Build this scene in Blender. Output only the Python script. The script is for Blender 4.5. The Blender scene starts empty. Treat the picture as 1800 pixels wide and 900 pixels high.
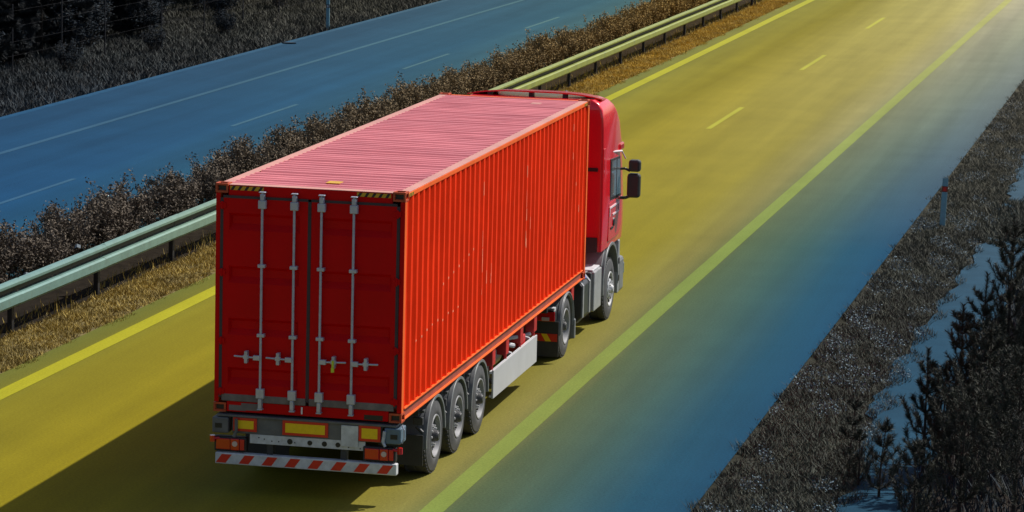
import bpy, bmesh, math, random
import numpy as np
from mathutils import Vector, Matrix

rnd = random.Random(7)
sc = bpy.context.scene
col = sc.collection
PI = math.pi
R = math.radians

# ------------------------------------------------------------------ camera
cam_data = bpy.data.cameras.new("camera")
cam = bpy.data.objects.new("camera", cam_data)
col.objects.link(cam)
cam.location = (10.6163630, -38.1330276, 9.14388327)
cam.rotation_euler = (1.41660122, -0.0247686251, 0.208326171)
cam_data.sensor_width = 36.0
cam_data.lens = 5638.42615 * 36.0 / 1800.0
cam_data.shift_x = (900 - 917.783) / 1800.0
cam_data.shift_y = (469.872 - 450) / 1800.0
cam_data.clip_start = 0.5
cam_data.clip_end = 6000
sc.camera = cam

# ------------------------------------------------------------------ light
SUN_AZ, SUN_EL = 45.0, 51.3          # azimuth from +X towards +Y, elevation
world = bpy.data.worlds.new("World")
sc.world = world
world.use_nodes = True
wn = world.node_tree
bg = wn.nodes["Background"]
sky = wn.nodes.new("ShaderNodeTexSky")
sky.sky_type = 'NISHITA'
sky.sun_disc = False
sky.sun_elevation = R(SUN_EL)
sky.sun_rotation = R(90 - SUN_AZ)
sky.air_density = 1.0
sky.dust_density = 2.0
wn.links.new(sky.outputs[0], bg.inputs[0])
bg.inputs[1].default_value = 0.09
sun_data = bpy.data.lights.new("sun", 'SUN')
sun_data.energy = 5.0
sun_data.angle = R(0.53)
sun_data.color = (1.0, 0.96, 0.90)
sun = bpy.data.objects.new("sun", sun_data)
col.objects.link(sun)
sdir = Vector((math.cos(R(SUN_EL)) * math.cos(R(SUN_AZ)), math.cos(R(SUN_EL)) * math.sin(R(SUN_AZ)), math.sin(R(SUN_EL))))
sun.rotation_euler = sdir.to_track_quat('Z', 'Y').to_euler()
sun.location = sdir * 60
sc.view_settings.view_transform = 'Standard'
sc.view_settings.look = 'None'
sc.view_settings.exposure = 0.10
sc.view_settings.gamma = 1.0

RA = 0.0121835                        # the road runs this much (tan) to the right of the truck's heading
def RD(rx, y, z=0.0):
    return (rx + RA * y, y, z)

# ------------------------------------------------------------------ materials
def node(nt, t, **kw):
    n = nt.nodes.new(t)
    for k, v in kw.items():
        setattr(n, k, v)
    return n

def math_node(nt, op, a, b=None, clamp=False):
    n = node(nt, "ShaderNodeMath", operation=op, use_clamp=clamp)
    for i, v in enumerate((a, b)):
        if v is None: continue
        if isinstance(v, (int, float)): n.inputs[i].default_value = v
        else: nt.links.new(v, n.inputs[i])
    return n.outputs[0]

def mix_col(nt, fac, a, b, blend='MIX'):
    n = node(nt, "ShaderNodeMix", data_type='RGBA', blend_type=blend)
    for s, v in ((0, fac), (6, a), (7, b)):
        if isinstance(v, (int, float)): n.inputs[s].default_value = v
        elif isinstance(v, tuple): n.inputs[s].default_value = (*v[:3], 1)
        else: nt.links.new(v, n.inputs[s])
    return n.outputs[2]

def map_range(nt, v, a, b, c=0.0, d=1.0):
    n = node(nt, "ShaderNodeMapRange")
    nt.links.new(v, n.inputs[0])
    for i, x in enumerate((a, b, c, d)): n.inputs[i + 1].default_value = x
    return n.outputs[0]

def ramp(nt, fac, stops):
    n = node(nt, "ShaderNodeValToRGB")
    cr = n.color_ramp
    while len(cr.elements) > 1: cr.elements.remove(cr.elements[-1])
    cr.elements[0].position = stops[0][0]; cr.elements[0].color = (*stops[0][1], 1)
    for p_, c_ in stops[1:]:
        e = cr.elements.new(p_); e.color = (*c_, 1)
    nt.links.new(fac, n.inputs[0])
    return n.outputs[0]

def noise(nt, vec, scale, detail=3, rough=0.55, stretch=None):
    if stretch:
        m = node(nt, "ShaderNodeMapping"); m.inputs[3].default_value = stretch
        nt.links.new(vec, m.inputs[0]); vec = m.outputs[0]
    n = node(nt, "ShaderNodeTexNoise")
    n.inputs["Scale"].default_value = scale; n.inputs["Detail"].default_value = detail; n.inputs["Roughness"].default_value = rough
    nt.links.new(vec, n.inputs["Vector"])
    return n.outputs[0]

def base(name):
    m = bpy.data.materials.new(name); m.use_nodes = True
    nt = m.node_tree
    b = nt.nodes["Principled BSDF"]
    return m, nt, b

def mat(name, c, rough=0.6, metal=0.0, var=0.12, scale=3.0, c_far=None, yr=(10, 85), island=0.0, bump=0.0, bscale=40, dirt=None, spec=0.5, coat=0.0, stretch=None, trans=0.0):
    m, nt, b = base(name)
    geo = node(nt, "ShaderNodeNewGeometry")
    pos = geo.outputs["Position"]
    tc = node(nt, "ShaderNodeTexCoord")
    colr = c
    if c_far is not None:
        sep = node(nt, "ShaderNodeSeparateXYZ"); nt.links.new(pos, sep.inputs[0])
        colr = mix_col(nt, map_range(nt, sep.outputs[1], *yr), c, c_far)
    if var:
        n = noise(nt, tc.outputs["Object"], scale, 5, 0.6, stretch)
        f = map_range(nt, n, 0.3, 0.7, 1 - var, 1 + var)
        cc = node(nt, "ShaderNodeCombineXYZ")
        for i in range(3): nt.links.new(f, cc.inputs[i])
        colr = mix_col(nt, 1.0, colr, cc.outputs[0], 'MULTIPLY')
    if island:
        f = map_range(nt, geo.outputs["Random Per Island"], 0, 1, 1 - island, 1 + island)
        cc = node(nt, "ShaderNodeCombineXYZ")
        for i in range(3): nt.links.new(f, cc.inputs[i])
        colr = mix_col(nt, 1.0, colr, cc.outputs[0], 'MULTIPLY')
    if dirt:
        dc, amount, dsc = dirt
        n = noise(nt, tc.outputs["Object"], dsc, 6, 0.7)
        colr = mix_col(nt, map_range(nt, n, 0.5, 0.75, 0, amount), colr, dc)
    if isinstance(colr, tuple): b.inputs["Base Color"].default_value = (*colr, 1)
    else: nt.links.new(colr, b.inputs["Base Color"])
    b.inputs["Roughness"].default_value = rough
    b.inputs["Metallic"].default_value = metal
    b.inputs["Specular IOR Level"].default_value = spec
    b.inputs["Coat Weight"].default_value = coat
    b.inputs["Coat Roughness"].default_value = 0.08
    if bump:
        n = noise(nt, tc.outputs["Object"], bscale, 4, 0.6)
        bn = node(nt, "ShaderNodeBump"); bn.inputs["Strength"].default_value = bump; bn.inputs["Distance"].default_value = 0.02
        nt.links.new(n, bn.inputs["Height"]); nt.links.new(bn.outputs[0], b.inputs["Normal"])
    return m

def road_ramp_mat(name, near, far, yr=(24, 102), streak=0.14, speck=0.30, rough=0.85, xr=(-20.0, 5.0), wear=None, bump=0.25):
    """surface with painted-on colours that change across the road (road x) and along it"""
    m, nt, b = base(name)
    geo = node(nt, "ShaderNodeNewGeometry")
    sep = node(nt, "ShaderNodeSeparateXYZ"); nt.links.new(geo.outputs["Position"], sep.inputs[0])
    rx = math_node(nt, 'SUBTRACT', sep.outputs[0], math_node(nt, 'MULTIPLY', sep.outputs[1], RA))
    wob = noise(nt, geo.outputs["Position"], 0.22, 2, 0.5, (1, 0.12, 1))
    rx2 = math_node(nt, 'ADD', rx, map_range(nt, wob, 0, 1, -0.45, 0.45))
    f = map_range(nt, rx2, *xr)
    g = lambda st: [((x - xr[0]) / (xr[1] - xr[0]), c) for x, c in st]
    colr = mix_col(nt, map_range(nt, sep.outputs[1], *yr), ramp(nt, f, g(near)), ramp(nt, f, g(far)))
    # wheel-track streaks along the lanes and the grain of the chippings
    s1 = noise(nt, geo.outputs["Position"], 1.1, 4, 0.6, (1, 0.03, 1))
    s2 = noise(nt, geo.outputs["Position"], 28, 3, 0.8)
    s3 = noise(nt, geo.outputs["Position"], 0.5, 4, 0.6)
    k = math_node(nt, 'MULTIPLY', map_range(nt, s1, 0.3, 0.7, 1 - streak, 1 + streak), map_range(nt, s2, 0.25, 0.75, 1 - speck, 1 + speck))
    k = math_node(nt, 'MULTIPLY', k, map_range(nt, s3, 0.3, 0.7, 0.94, 1.06))
    cc = node(nt, "ShaderNodeCombineXYZ")
    for i in range(3): nt.links.new(k, cc.inputs[i])
    colr = mix_col(nt, 1.0, colr, cc.outputs[0], 'MULTIPLY')
    nt.links.new(colr, b.inputs["Base Color"])
    b.inputs["Roughness"].default_value = rough
    b.inputs["Specular IOR Level"].default_value = 0.06
    bn = node(nt, "ShaderNodeBump"); bn.inputs["Strength"].default_value = bump; bn.inputs["Distance"].default_value = 0.01
    nt.links.new(s2, bn.inputs["Height"]); nt.links.new(bn.outputs[0], b.inputs["Normal"])
    return m

M = {}
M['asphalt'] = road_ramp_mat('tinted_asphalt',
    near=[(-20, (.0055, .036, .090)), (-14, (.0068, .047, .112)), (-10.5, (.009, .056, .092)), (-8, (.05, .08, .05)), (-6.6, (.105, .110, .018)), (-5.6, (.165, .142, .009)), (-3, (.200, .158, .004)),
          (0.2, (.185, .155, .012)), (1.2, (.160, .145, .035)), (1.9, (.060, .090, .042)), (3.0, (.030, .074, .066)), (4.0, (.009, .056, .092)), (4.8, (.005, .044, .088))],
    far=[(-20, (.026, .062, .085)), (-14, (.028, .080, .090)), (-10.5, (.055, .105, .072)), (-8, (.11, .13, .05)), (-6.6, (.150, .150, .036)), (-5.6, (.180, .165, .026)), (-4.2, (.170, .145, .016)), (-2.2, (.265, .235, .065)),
         (0.2, (.300, .265, .095)), (1.2, (.320, .290, .150)), (2.4, (.290, .270, .175)), (3.6, (.255, .250, .155)), (4.8, (.205, .205, .135))])  # far right stops paled to beige, painting in a warm distant glow
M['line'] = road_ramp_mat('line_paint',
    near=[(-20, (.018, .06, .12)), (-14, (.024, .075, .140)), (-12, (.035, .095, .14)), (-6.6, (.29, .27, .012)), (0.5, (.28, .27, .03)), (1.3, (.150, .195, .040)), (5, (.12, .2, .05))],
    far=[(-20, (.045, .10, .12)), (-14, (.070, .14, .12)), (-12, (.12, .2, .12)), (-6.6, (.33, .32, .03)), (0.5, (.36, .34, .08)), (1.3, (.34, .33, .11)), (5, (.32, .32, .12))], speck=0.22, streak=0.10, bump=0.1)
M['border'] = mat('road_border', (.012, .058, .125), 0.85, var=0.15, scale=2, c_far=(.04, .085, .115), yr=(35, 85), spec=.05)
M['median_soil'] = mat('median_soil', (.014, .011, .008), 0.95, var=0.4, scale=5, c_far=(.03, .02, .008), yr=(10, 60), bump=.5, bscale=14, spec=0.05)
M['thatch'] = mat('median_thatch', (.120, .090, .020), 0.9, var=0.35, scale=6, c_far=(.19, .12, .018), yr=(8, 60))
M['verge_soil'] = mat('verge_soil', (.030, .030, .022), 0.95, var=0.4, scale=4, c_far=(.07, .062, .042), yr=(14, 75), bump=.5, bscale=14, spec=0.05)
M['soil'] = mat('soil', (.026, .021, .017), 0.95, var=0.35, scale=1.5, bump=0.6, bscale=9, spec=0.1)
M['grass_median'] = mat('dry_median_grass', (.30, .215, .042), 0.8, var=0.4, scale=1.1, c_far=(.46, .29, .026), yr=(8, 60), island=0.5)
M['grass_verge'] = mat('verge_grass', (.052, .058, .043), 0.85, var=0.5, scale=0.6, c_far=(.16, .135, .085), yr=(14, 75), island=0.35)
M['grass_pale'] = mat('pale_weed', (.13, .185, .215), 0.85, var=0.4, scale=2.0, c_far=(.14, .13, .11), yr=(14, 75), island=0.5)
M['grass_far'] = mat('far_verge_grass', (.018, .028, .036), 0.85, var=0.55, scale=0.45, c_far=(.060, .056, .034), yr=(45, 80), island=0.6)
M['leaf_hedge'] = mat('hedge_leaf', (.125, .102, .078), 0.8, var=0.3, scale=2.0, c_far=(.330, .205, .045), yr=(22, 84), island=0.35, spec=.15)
M['shrub_leaf'] = mat('shrub_leaf', (.020, .028, .036), 0.8, var=0.3, scale=2.0, island=0.7, spec=.15)
M['twig'] = mat('twig_bark', (.045, .034, .024), 0.85, var=0.2, scale=8)
M['needle'] = mat('pine_needle', (.036, .040, .026), 0.7, var=0.4, scale=1.2, island=0.6)
M['needle_brown'] = mat('pine_bud', (.060, .042, .022), 0.8, var=0.3, scale=2.0, island=0.5)
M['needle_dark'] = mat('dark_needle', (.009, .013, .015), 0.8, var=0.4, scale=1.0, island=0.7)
M['bark'] = mat('bark', (.030, .022, .016), 0.95, var=0.35, scale=10, bump=0.5, bscale=30)
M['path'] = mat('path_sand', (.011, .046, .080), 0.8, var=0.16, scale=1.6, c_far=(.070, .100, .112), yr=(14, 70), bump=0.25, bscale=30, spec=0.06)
M['hazard_yellow'] = mat('hazard_yellow', (.60, .33, .012), 0.5, var=0.1)
M['black_paint'] = mat('black_paint', (.012, .011, .010), 0.5, var=0.1)
# container paint, with a few pale scuffs running up and down
def scuffed(name, c, scuff, amount, rough=0.42, spec=0.5):
    m, nt, b = base(name)
    tc = node(nt, "ShaderNodeTexCoord")
    n1 = noise(nt, tc.outputs["Object"], 1.2, 5, 0.6)
    f = map_range(nt, n1, 0.3, 0.7, 0.90, 1.08)
    cc = node(nt, "ShaderNodeCombineXYZ")
    for i in range(3): nt.links.new(f, cc.inputs[i])
    colr = mix_col(nt, 1.0, c, cc.outputs[0], 'MULTIPLY')
    n2 = noise(nt, tc.outputs["Object"], 3.0, 5, 0.7, (1, 2.2, 0.22))
    colr = mix_col(nt, map_range(nt, n2, 0.66, 0.80, 0, amount), colr, scuff)
    n3 = noise(nt, tc.outputs["Object"], 14, 6, 0.8)
    colr = mix_col(nt, map_range(nt, n3, 0.62, 0.78, 0, amount * 0.7), colr, (c[0] * .45, c[1] * .6, c[2] * .6))
    nt.links.new(colr, b.inputs["Base Color"])
    nt.links.new(map_range(nt, n1, 0.3, 0.7, rough - .06, rough + .12), b.inputs["Roughness"])
    b.inputs["Specular IOR Level"].default_value = spec
    n4 = noise(nt, tc.outputs["Object"], 5, 3, 0.5)
    bn = node(nt, "ShaderNodeBump"); bn.inputs["Strength"].default_value = 0.12; bn.inputs["Distance"].default_value = 0.02
    nt.links.new(n4, bn.inputs["Height"]); nt.links.new(bn.outputs[0], b.inputs["Normal"])
    return m
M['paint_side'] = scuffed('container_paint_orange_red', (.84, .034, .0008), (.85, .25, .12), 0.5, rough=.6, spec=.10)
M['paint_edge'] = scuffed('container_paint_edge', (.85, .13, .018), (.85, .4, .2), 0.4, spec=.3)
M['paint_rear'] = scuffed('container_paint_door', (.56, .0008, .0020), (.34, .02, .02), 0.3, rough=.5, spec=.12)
M['paint_roof'] = scuffed('container_paint_faded_roof', (.60, .165, .185), (.72, .42, .40), 0.5, rough=0.5)
M['paint_roof_rail'] = scuffed('container_paint_chalky_rail', (.52, .235, .19), (.7, .5, .4), 0.4, rough=0.55)
M['casting'] = mat('casting_paint', (.48, .065, .015), 0.6, var=0.3, scale=14, dirt=((.08, .05, .03), .6, 20))
M['web'] = mat('rail_web_paint', (.28, .06, .035), 0.6, var=0.25, scale=4, dirt=((.1, .06, .04), .6, 8))
M['scuff'] = mat('scuff_primer', (.85, .24, .12), 0.7, var=0.2)
M['gasket'] = mat('rubber_gasket', (.055, .035, .038), 0.8, var=0.2)
M['gasket_low'] = mat('dusty_gasket', (.17, .14, .13), 0.85, var=0.3, scale=6)
M['galv'] = mat('galvanised_rod', (.46, .47, .55), 0.45, 0.35, var=0.12, scale=12)
M['seal'] = mat('security_seal', (.55, .62, .03), 0.5, var=0.05)
M['tag'] = mat('white_tag', (.75, .68, .72), 0.5, var=0.05)
M['chassis'] = mat('chassis_grey', (.11, .11, .115), 0.55, var=0.25, scale=5, dirt=((.2, .18, .16), .5, 6))
M['chassis_dark'] = mat('chassis_black', (.028, .028, .031), 0.6, var=0.3, scale=4)
M['chassis_red'] = mat('chassis_red', (.42, .012, .012), 0.5, var=0.25, scale=6)
M['plate'] = mat('zinc_plate', (.55, .55, .57), 0.5, var=0.2, scale=8, dirt=((.25, .24, .22), .5, 9))
M['blue_grey'] = mat('blue_grey_plastic', (.10, .15, .20), 0.45, var=0.2, scale=8)
M['reflector_yellow'] = mat('reflector_yellow', (.85, .55, .010), 0.35, var=0.06, scale=20)
M['reflector_red'] = mat('reflector_red', (.62, .02, .012), 0.35, var=0.06, scale=20)
M['lens_red'] = mat('lamp_lens_red', (.55, .008, .012), 0.12, var=0.05, coat=0.6)
M['lens_clear'] = mat('lamp_lens_clear', (.55, .42, .42), 0.12, var=0.05, coat=0.6)
M['tyre'] = mat('tyre_rubber', (.060, .060, .062), 0.8, var=0.25, scale=6, dirt=((.12, .115, .11), .6, 7))
M['fender'] = mat('fender_plastic', (.155, .16, .165), 0.42, var=0.15, scale=4, dirt=((.24, .23, .22), .5, 6))
M['rim'] = mat('rim_steel', (.25, .25, .26), 0.55, 0.0, var=0.15, scale=8, dirt=((.15, .14, .13), .5, 12))
M['rim_bright'] = mat('rim_bright', (.50, .50, .51), 0.4, 0.2, var=0.12, scale=8)
M['hub_dark'] = mat('hub_dark', (.045, .045, .047), 0.5, var=0.2)
M['skirt'] = mat('skirt_white', (.44, .44, .445), 0.5, var=0.06, scale=2, dirt=((.42, .41, .4), .5, 3))
M['cab'] = mat('cab_paint', (.82, .008, .020), 0.25, var=0.06, scale=1.5, coat=0.8)
M['cab_dark'] = mat('cab_trim_dark', (.020, .014, .016), 0.5, var=0.1)
M['glass'] = mat('window_glass', (.16, .18, .19), 0.08, var=0.03, coat=1.0)
M['white_stripe'] = mat('white_stripe', (.75, .62, .64), 0.4, var=0.05)
M['mirror'] = mat('mirror_housing', (.032, .034, .030), 0.35, var=0.1)
M['silver_box'] = mat('silver_box', (.34, .34, .35), 0.4, 0.2, var=0.12, scale=6, dirt=((.2, .19, .18), .5, 8))
M['tank_dark'] = mat('tank_dark', (.030, .030, .032), 0.4, var=0.15)
M['blue_mark'] = mat('blue_mark', (.03, .09, .35), 0.4, var=0.1)
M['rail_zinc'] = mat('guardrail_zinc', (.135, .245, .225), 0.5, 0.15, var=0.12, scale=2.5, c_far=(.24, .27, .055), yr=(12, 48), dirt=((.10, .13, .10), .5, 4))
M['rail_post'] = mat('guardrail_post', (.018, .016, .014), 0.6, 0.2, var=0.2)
M['post_white'] = mat('delineator_white', (.16, .32, .38), 0.5, var=0.1, scale=10)
M['post_red'] = mat('delineator_red', (.20, .030, .018), 0.5, var=0.1)
M['post_black'] = mat('delineator_black', (.02, .03, .04), 0.5, var=0.1)
M['fence_metal'] = mat('fence_metal', (.018, .018, .022), 0.8, var=0.2)
M['debris'] = mat('tyre_scrap', (.015, .018, .025), 0.8, var=0.2)
M['litter'] = mat('pale_litter', (.30, .36, .38), 0.6, var=0.2)

# ------------------------------------------------------------------ mesh helpers
def wpos(o):
    v = Vector(o.location)
    while o.parent: o = o.parent; v += Vector(o.location)
    return v

def tag(o, label=None, cat=None, group=None, kind=None):
    for k, v in (('label', label), ('category', cat), ('group', group), ('kind', kind)):
        if v: o[k] = v
    return o

def empty(name, loc, parent=None):
    o = bpy.data.objects.new(name, None)
    o.empty_display_size = 0.2
    col.objects.link(o)
    o.location = loc
    if parent: o.parent = parent
    return o

class MB:
    """collects simple shapes in world coordinates, links them as one mesh"""
    def __init__(s): s.v = []; s.f = []
    def add(s, vs, fs):
        n = len(s.v); s.v += [tuple(v) for v in vs]; s.f += [tuple(i + n for i in f) for f in fs]; return s
    def box(s, x0, x1, y0, y1, z0, z1):
        return s.add([(x0, y0, z0), (x1, y0, z0), (x1, y1, z0), (x0, y1, z0), (x0, y0, z1), (x1, y0, z1), (x1, y1, z1), (x0, y1, z1)],
                     [(0, 3, 2, 1), (4, 5, 6, 7), (0, 1, 5, 4), (1, 2, 6, 5), (2, 3, 7, 6), (3, 0, 4, 7)])
    def prism(s, pts, axis, a, b):
        """pts: 2-D outline; axis 0: (y,z) outline pushed along x, 1: (x,z) along y, 2: (x,y) along z"""
        def P(q, t): return {0: (t, q[0], q[1]), 1: (q[0], t, q[1]), 2: (q[0], q[1], t)}[axis]
        n = len(pts)
        vs = [P(q, a) for q in pts] + [P(q, b) for q in pts]
        fs = [tuple(range(n))[::-1], tuple(range(n, 2 * n))] + [(i, (i + 1) % n, n + (i + 1) % n, n + i) for i in range(n)]
        return s.add(vs, fs)
    def tube(s, p, q, r, n=8, r2=None, cap=True):
        p, q = Vector(p), Vector(q); d = (q - p); r2 = r if r2 is None else r2
        u = d.orthogonal().normalized(); w = d.normalized().cross(u)
        vs = [p + (u * math.cos(2 * PI * i / n) + w * math.sin(2 * PI * i / n)) * r for i in range(n)]
        vs += [q + (u * math.cos(2 * PI * i / n) + w * math.sin(2 * PI * i / n)) * r2 for i in range(n)]
        fs = [(i, (i + 1) % n, n + (i + 1) % n, n + i) for i in range(n)]
        if cap: fs += [tuple(range(n))[::-1], tuple(range(n, 2 * n))]
        return s.add(vs, fs)
    def path(s, pts, r, n=8):
        for a, b in zip(pts, pts[1:]): s.tube(a, b, r, n)
        return s
    def lathe_x(s, prof, c, n=40, sgn=1):
        """prof: (x offset, radius), spun round the x axis at centre c"""
        vs = []; k = len(prof)
        for i in range(n):
            t = 2 * PI * i / n
            for x, r in prof: vs.append((c[0] + sgn * x, c[1] + r * math.cos(t), c[2] + r * math.sin(t)))
        fs = []
        for i in range(n):
            j = (i + 1) % n
            for a in range(k - 1): fs.append((i * k + a, j * k + a, j * k + a + 1, i * k + a + 1))
        return s.add(vs, fs)
    def arc_band(s, c, r0, r1, x0, x1, t0, t1, n=16):
        """fender: band from radius r0 to r1 between angles (y,z plane)"""
        vs = []
        for i in range(n + 1):
            t = t0 + (t1 - t0) * i / n
            for r in (r0, r1):
                for x in (x0, x1): vs.append((x, c[0] + r * math.cos(t), c[1] + r * math.sin(t)))
        fs = []
        for i in range(n):
            a, b = 4 * i, 4 * i + 4
            fs += [(a, b, b + 1, a + 1), (a + 2, a + 3, b + 3, b + 2), (a, a + 2, b + 2, b), (a + 1, b + 1, b + 3, a + 3)]
        fs += [(0, 1, 3, 2), (4 * n, 4 * n + 2, 4 * n + 3, 4 * n + 1)]
        return s.add(vs, fs)
    def build(s, name, m, parent=None, bevel=0.0, smooth=False, local=False, angle=35, seg=2):
        off = wpos(parent) if (parent and not local) else Vector((0, 0, 0))
        me = bpy.data.meshes.new(name)
        me.from_pydata([(v[0] - off[0], v[1] - off[1], v[2] - off[2]) for v in s.v], [], s.f)
        bm = bmesh.new(); bm.from_mesh(me)
        bmesh.ops.recalc_face_normals(bm, faces=bm.faces)
        if smooth:
            for f in bm.faces: f.smooth = True
            for e in bm.edges:
                if len(e.link_faces) != 2 or e.calc_face_angle(0) > R(angle): e.smooth = False
        bm.to_mesh(me); bm.free()
        me.materials.append(m)
        o = bpy.data.objects.new(name, me)
        col.objects.link(o)
        if parent: o.parent = parent
        if bevel:
            b = o.modifiers.new("bevel", 'BEVEL'); b.width = bevel; b.segments = seg; b.limit_method = 'ANGLE'; b.angle_limit = R(40)
        return o

def box_obj(name, m, parent, x0, x1, y0, y1, z0, z1, bevel=0.0):
    return MB().box(x0, x1, y0, y1, z0, z1).build(name, m, parent, bevel)

def copy_tree(o, parent=None):
    c = o.copy(); col.objects.link(c); c.parent = parent
    for ch in list(o.children): copy_tree(ch, c)
    return c

def np_mesh(name, verts, tris, m, parent=None, mats=None, mi=None, smooth=False):
    me = bpy.data.meshes.new(name)
    nv, nf = len(verts), len(tris)
    me.vertices.add(nv); me.vertices.foreach_set('co', np.ascontiguousarray(verts, dtype=np.float32).ravel())
    k = tris.shape[1]
    me.loops.add(nf * k); me.loops.foreach_set('vertex_index', np.ascontiguousarray(tris, dtype=np.int32).ravel())
    me.polygons.add(nf); me.polygons.foreach_set('loop_start', np.arange(nf, dtype=np.int32) * k)
    me.polygons.foreach_set('loop_total', np.full(nf, k, dtype=np.int32))
    for x in (mats or [m]): me.materials.append(x)
    if mi is not None: me.polygons.foreach_set('material_index', mi.astype(np.int32))
    me.update(calc_edges=True)
    o = bpy.data.objects.new(name, me); col.objects.link(o)
    if parent: o.parent = parent
    return o

# ------------------------------------------------------------------ ground and road
def sheet(name, pts, z, m, thick=None):
    me = MB()
    me.add([(x, y, z) for x, y in pts], [tuple(range(len(pts)))])
    return tag(me.build(name, m), kind='structure')

def strip(name, x0, x1, y0, y1, z, m):
    return sheet(name, [RD(x0, y0)[:2], RD(x1, y0)[:2], RD(x1, y1)[:2], RD(x0, y1)[:2]], z, m)

sheet('ground', [(-3000, -3000), (3000, -3000), (3000, 3000), (-3000, 3000)], -0.06, M['soil'])
Y0, Y1 = -90, 1500
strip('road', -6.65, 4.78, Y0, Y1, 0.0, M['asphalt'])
strip('median_soil', -9.6, -7.75, Y0, 300, -0.04, M['median_soil'])
strip('median_ground', -7.75, -6.64, Y0, 300, -0.03, M['thatch'])
strip('verge_ground', 4.6, 7.6, Y0, 300, -0.04, M['verge_soil'])
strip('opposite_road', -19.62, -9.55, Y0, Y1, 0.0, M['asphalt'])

strip('road_border', -19.62, -19.36, Y0, 300, 0.004, M['border'])

def line_mesh(mb, x0, x1, y0, y1, z=0.005):
    mb.add([RD(x0, y0, z), RD(x1, y0, z), RD(x1, y1, z), RD(x0, y1, z)], [(0, 1, 2, 3)])
for x0, x1 in ((-6.20, -5.90), (1.55, 1.84), (-16.86, -16.68), (-10.35, -10.18)):
    mb = MB(); line_mesh(mb, x0, x1, Y0, Y1 * .6); tag(mb.build('road_edge_line', M['line']), kind='structure')
k = -6
for i in range(k, 30):
    mb = MB(); y = 44.2 + 17.95 * i; line_mesh(mb, -2.21, -2.07, y, y + 5.8); tag(mb.build('road_lane_dash', M['line']), kind='structure')
    mb = MB(); y = 39.6 + 17.1 * i; line_mesh(mb, -13.66, -13.54, y, y + 5.8); tag(mb.build('road_lane_dash', M['line']), kind='structure')

# ragged path (bare strip) beyond the right verge
def edge_noise(y, s, a): return a * (math.sin(y * 1.9 + s) * .5 + math.sin(y * 4.3 + 2 * s) * .3 + math.sin(y * 9.1 + 3 * s) * .2)
L_, R_ = [], []
y = -30.0
while y < 140:
    l = 6.28 + 0.35 * math.exp(-((y - 3) / 3.5) ** 2) - 0.12 * math.sin(y * .17) + edge_noise(y, 1, .13)
    r = 7.35 + edge_noise(y, 5, .15) + 0.9 * max(0, min(1, (y - 24) / 14))
    L_.append(RD(l, y, -0.012)); R_.append(RD(r, y, -0.012)); y += 0.35
mb = MB(); n = len(L_)
mb.add(L_ + R_, [(i, n + i, n + i + 1, i + 1) for i in range(n - 1)])
tag(mb.build('path', M['path']), kind='structure')

# ------------------------------------------------------------------ grass
def leaf_cloud(cent, size, r):
    """one leaf-sized kite (two triangles) at each centre, random facing"""
    n = len(cent)
    a = r.normal(size=(n, 3)); a /= np.linalg.norm(a, axis=1)[:, None]
    b = r.normal(size=(n, 3)); b -= a * (a * b).sum(1)[:, None]; b /= np.linalg.norm(b, axis=1)[:, None]
    s = size * (0.6 + 0.8 * r.rand(n))[:, None]
    v = np.stack([cent - a * s, cent + b * s * .5, cent + a * s, cent - b * s * .5], 1).reshape(-1, 3)
    i = np.arange(n)[:, None] * 4
    t = np.concatenate([i + [0, 1, 2], i + [0, 2, 3]], 1).reshape(-1, 3)
    return v, t

rs = np.random.RandomState(3)
def blades(n, x0, x1, y0, y1, h0, h1, w, lean=0.5, clump=None, mask=None, z=-0.055, ypow=1.0):
    ys = y0 + (y1 - y0) * rs.rand(n) ** ypow
    xs = x0 + (x1 - x0) * rs.rand(n)
    if mask is not None:
        keep = mask(xs, ys); xs, ys = xs[keep], ys[keep]; n = len(xs)
    f = 0.5 + 0.5 * np.sin(xs * 5.1 + np.sin(ys * 1.7) * 2) * np.sin(ys * 3.3 + np.sin(xs * 2.2) * 2)
    h = (h0 + (h1 - h0) * rs.rand(n) ** 1.5) * (0.55 + 0.75 * f)
    X = xs + RA * ys
    a = rs.rand(n) * 2 * PI; la = rs.rand(n) * 2 * PI; ln = lean * h * rs.rand(n)
    ww = w * (0.6 + 0.8 * rs.rand(n))
    v = np.zeros((n, 3, 3))
    v[:, 0] = np.stack([X - np.cos(a) * ww, ys - np.sin(a) * ww, np.full(n, z)], 1)
    v[:, 1] = np.stack([X + np.cos(a) * ww, ys + np.sin(a) * ww, np.full(n, z)], 1)
    v[:, 2] = np.stack([X + np.cos(la) * ln, ys + np.sin(la) * ln, z + h], 1)
    return v.reshape(-1, 3)
def grass(name, label, m, *vs):
    v = np.concatenate(vs); t = np.arange(len(v)).reshape(-1, 3)
    o = np_mesh(name, v, t, m)
    return tag(o, label, 'grass', kind='stuff')
def med_mask(x, y): return x < -6.62 + 0.16 * np.sin(y * 2.3) * np.sin(y * .7) + 0.06 * np.sin(y * 11)
grass('dry_grass', 'dry yellow brown grass strip between the guardrail and the yellow edge line', M['grass_median'],
      blades(240000, -7.80, -6.5, -4, 100, .025, .10, .008, 1.3, mask=med_mask, z=-.035),
      blades(5000, -8.3, -7.7, -4, 100, .08, .22, .010, .8, z=-.05))
def verge_mask(x, y):
    l = 6.28 + 0.35 * np.exp(-((y - 3) / 3.5) ** 2)
    return (x > 4.80 + 0.12 * np.sin(y * 1.7) * np.sin(y * 4.9)) & (x < l + .12 + 0.12 * np.sin(y * 3.1))
grass('verge_grass', 'dark rough grass on the right verge between the road and the bare path', M['grass_verge'],
      blades(300000, 4.6, 6.8, -3, 95, .02, .12, .008, 1.5, mask=verge_mask, z=-.045, ypow=1.3))
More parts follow.
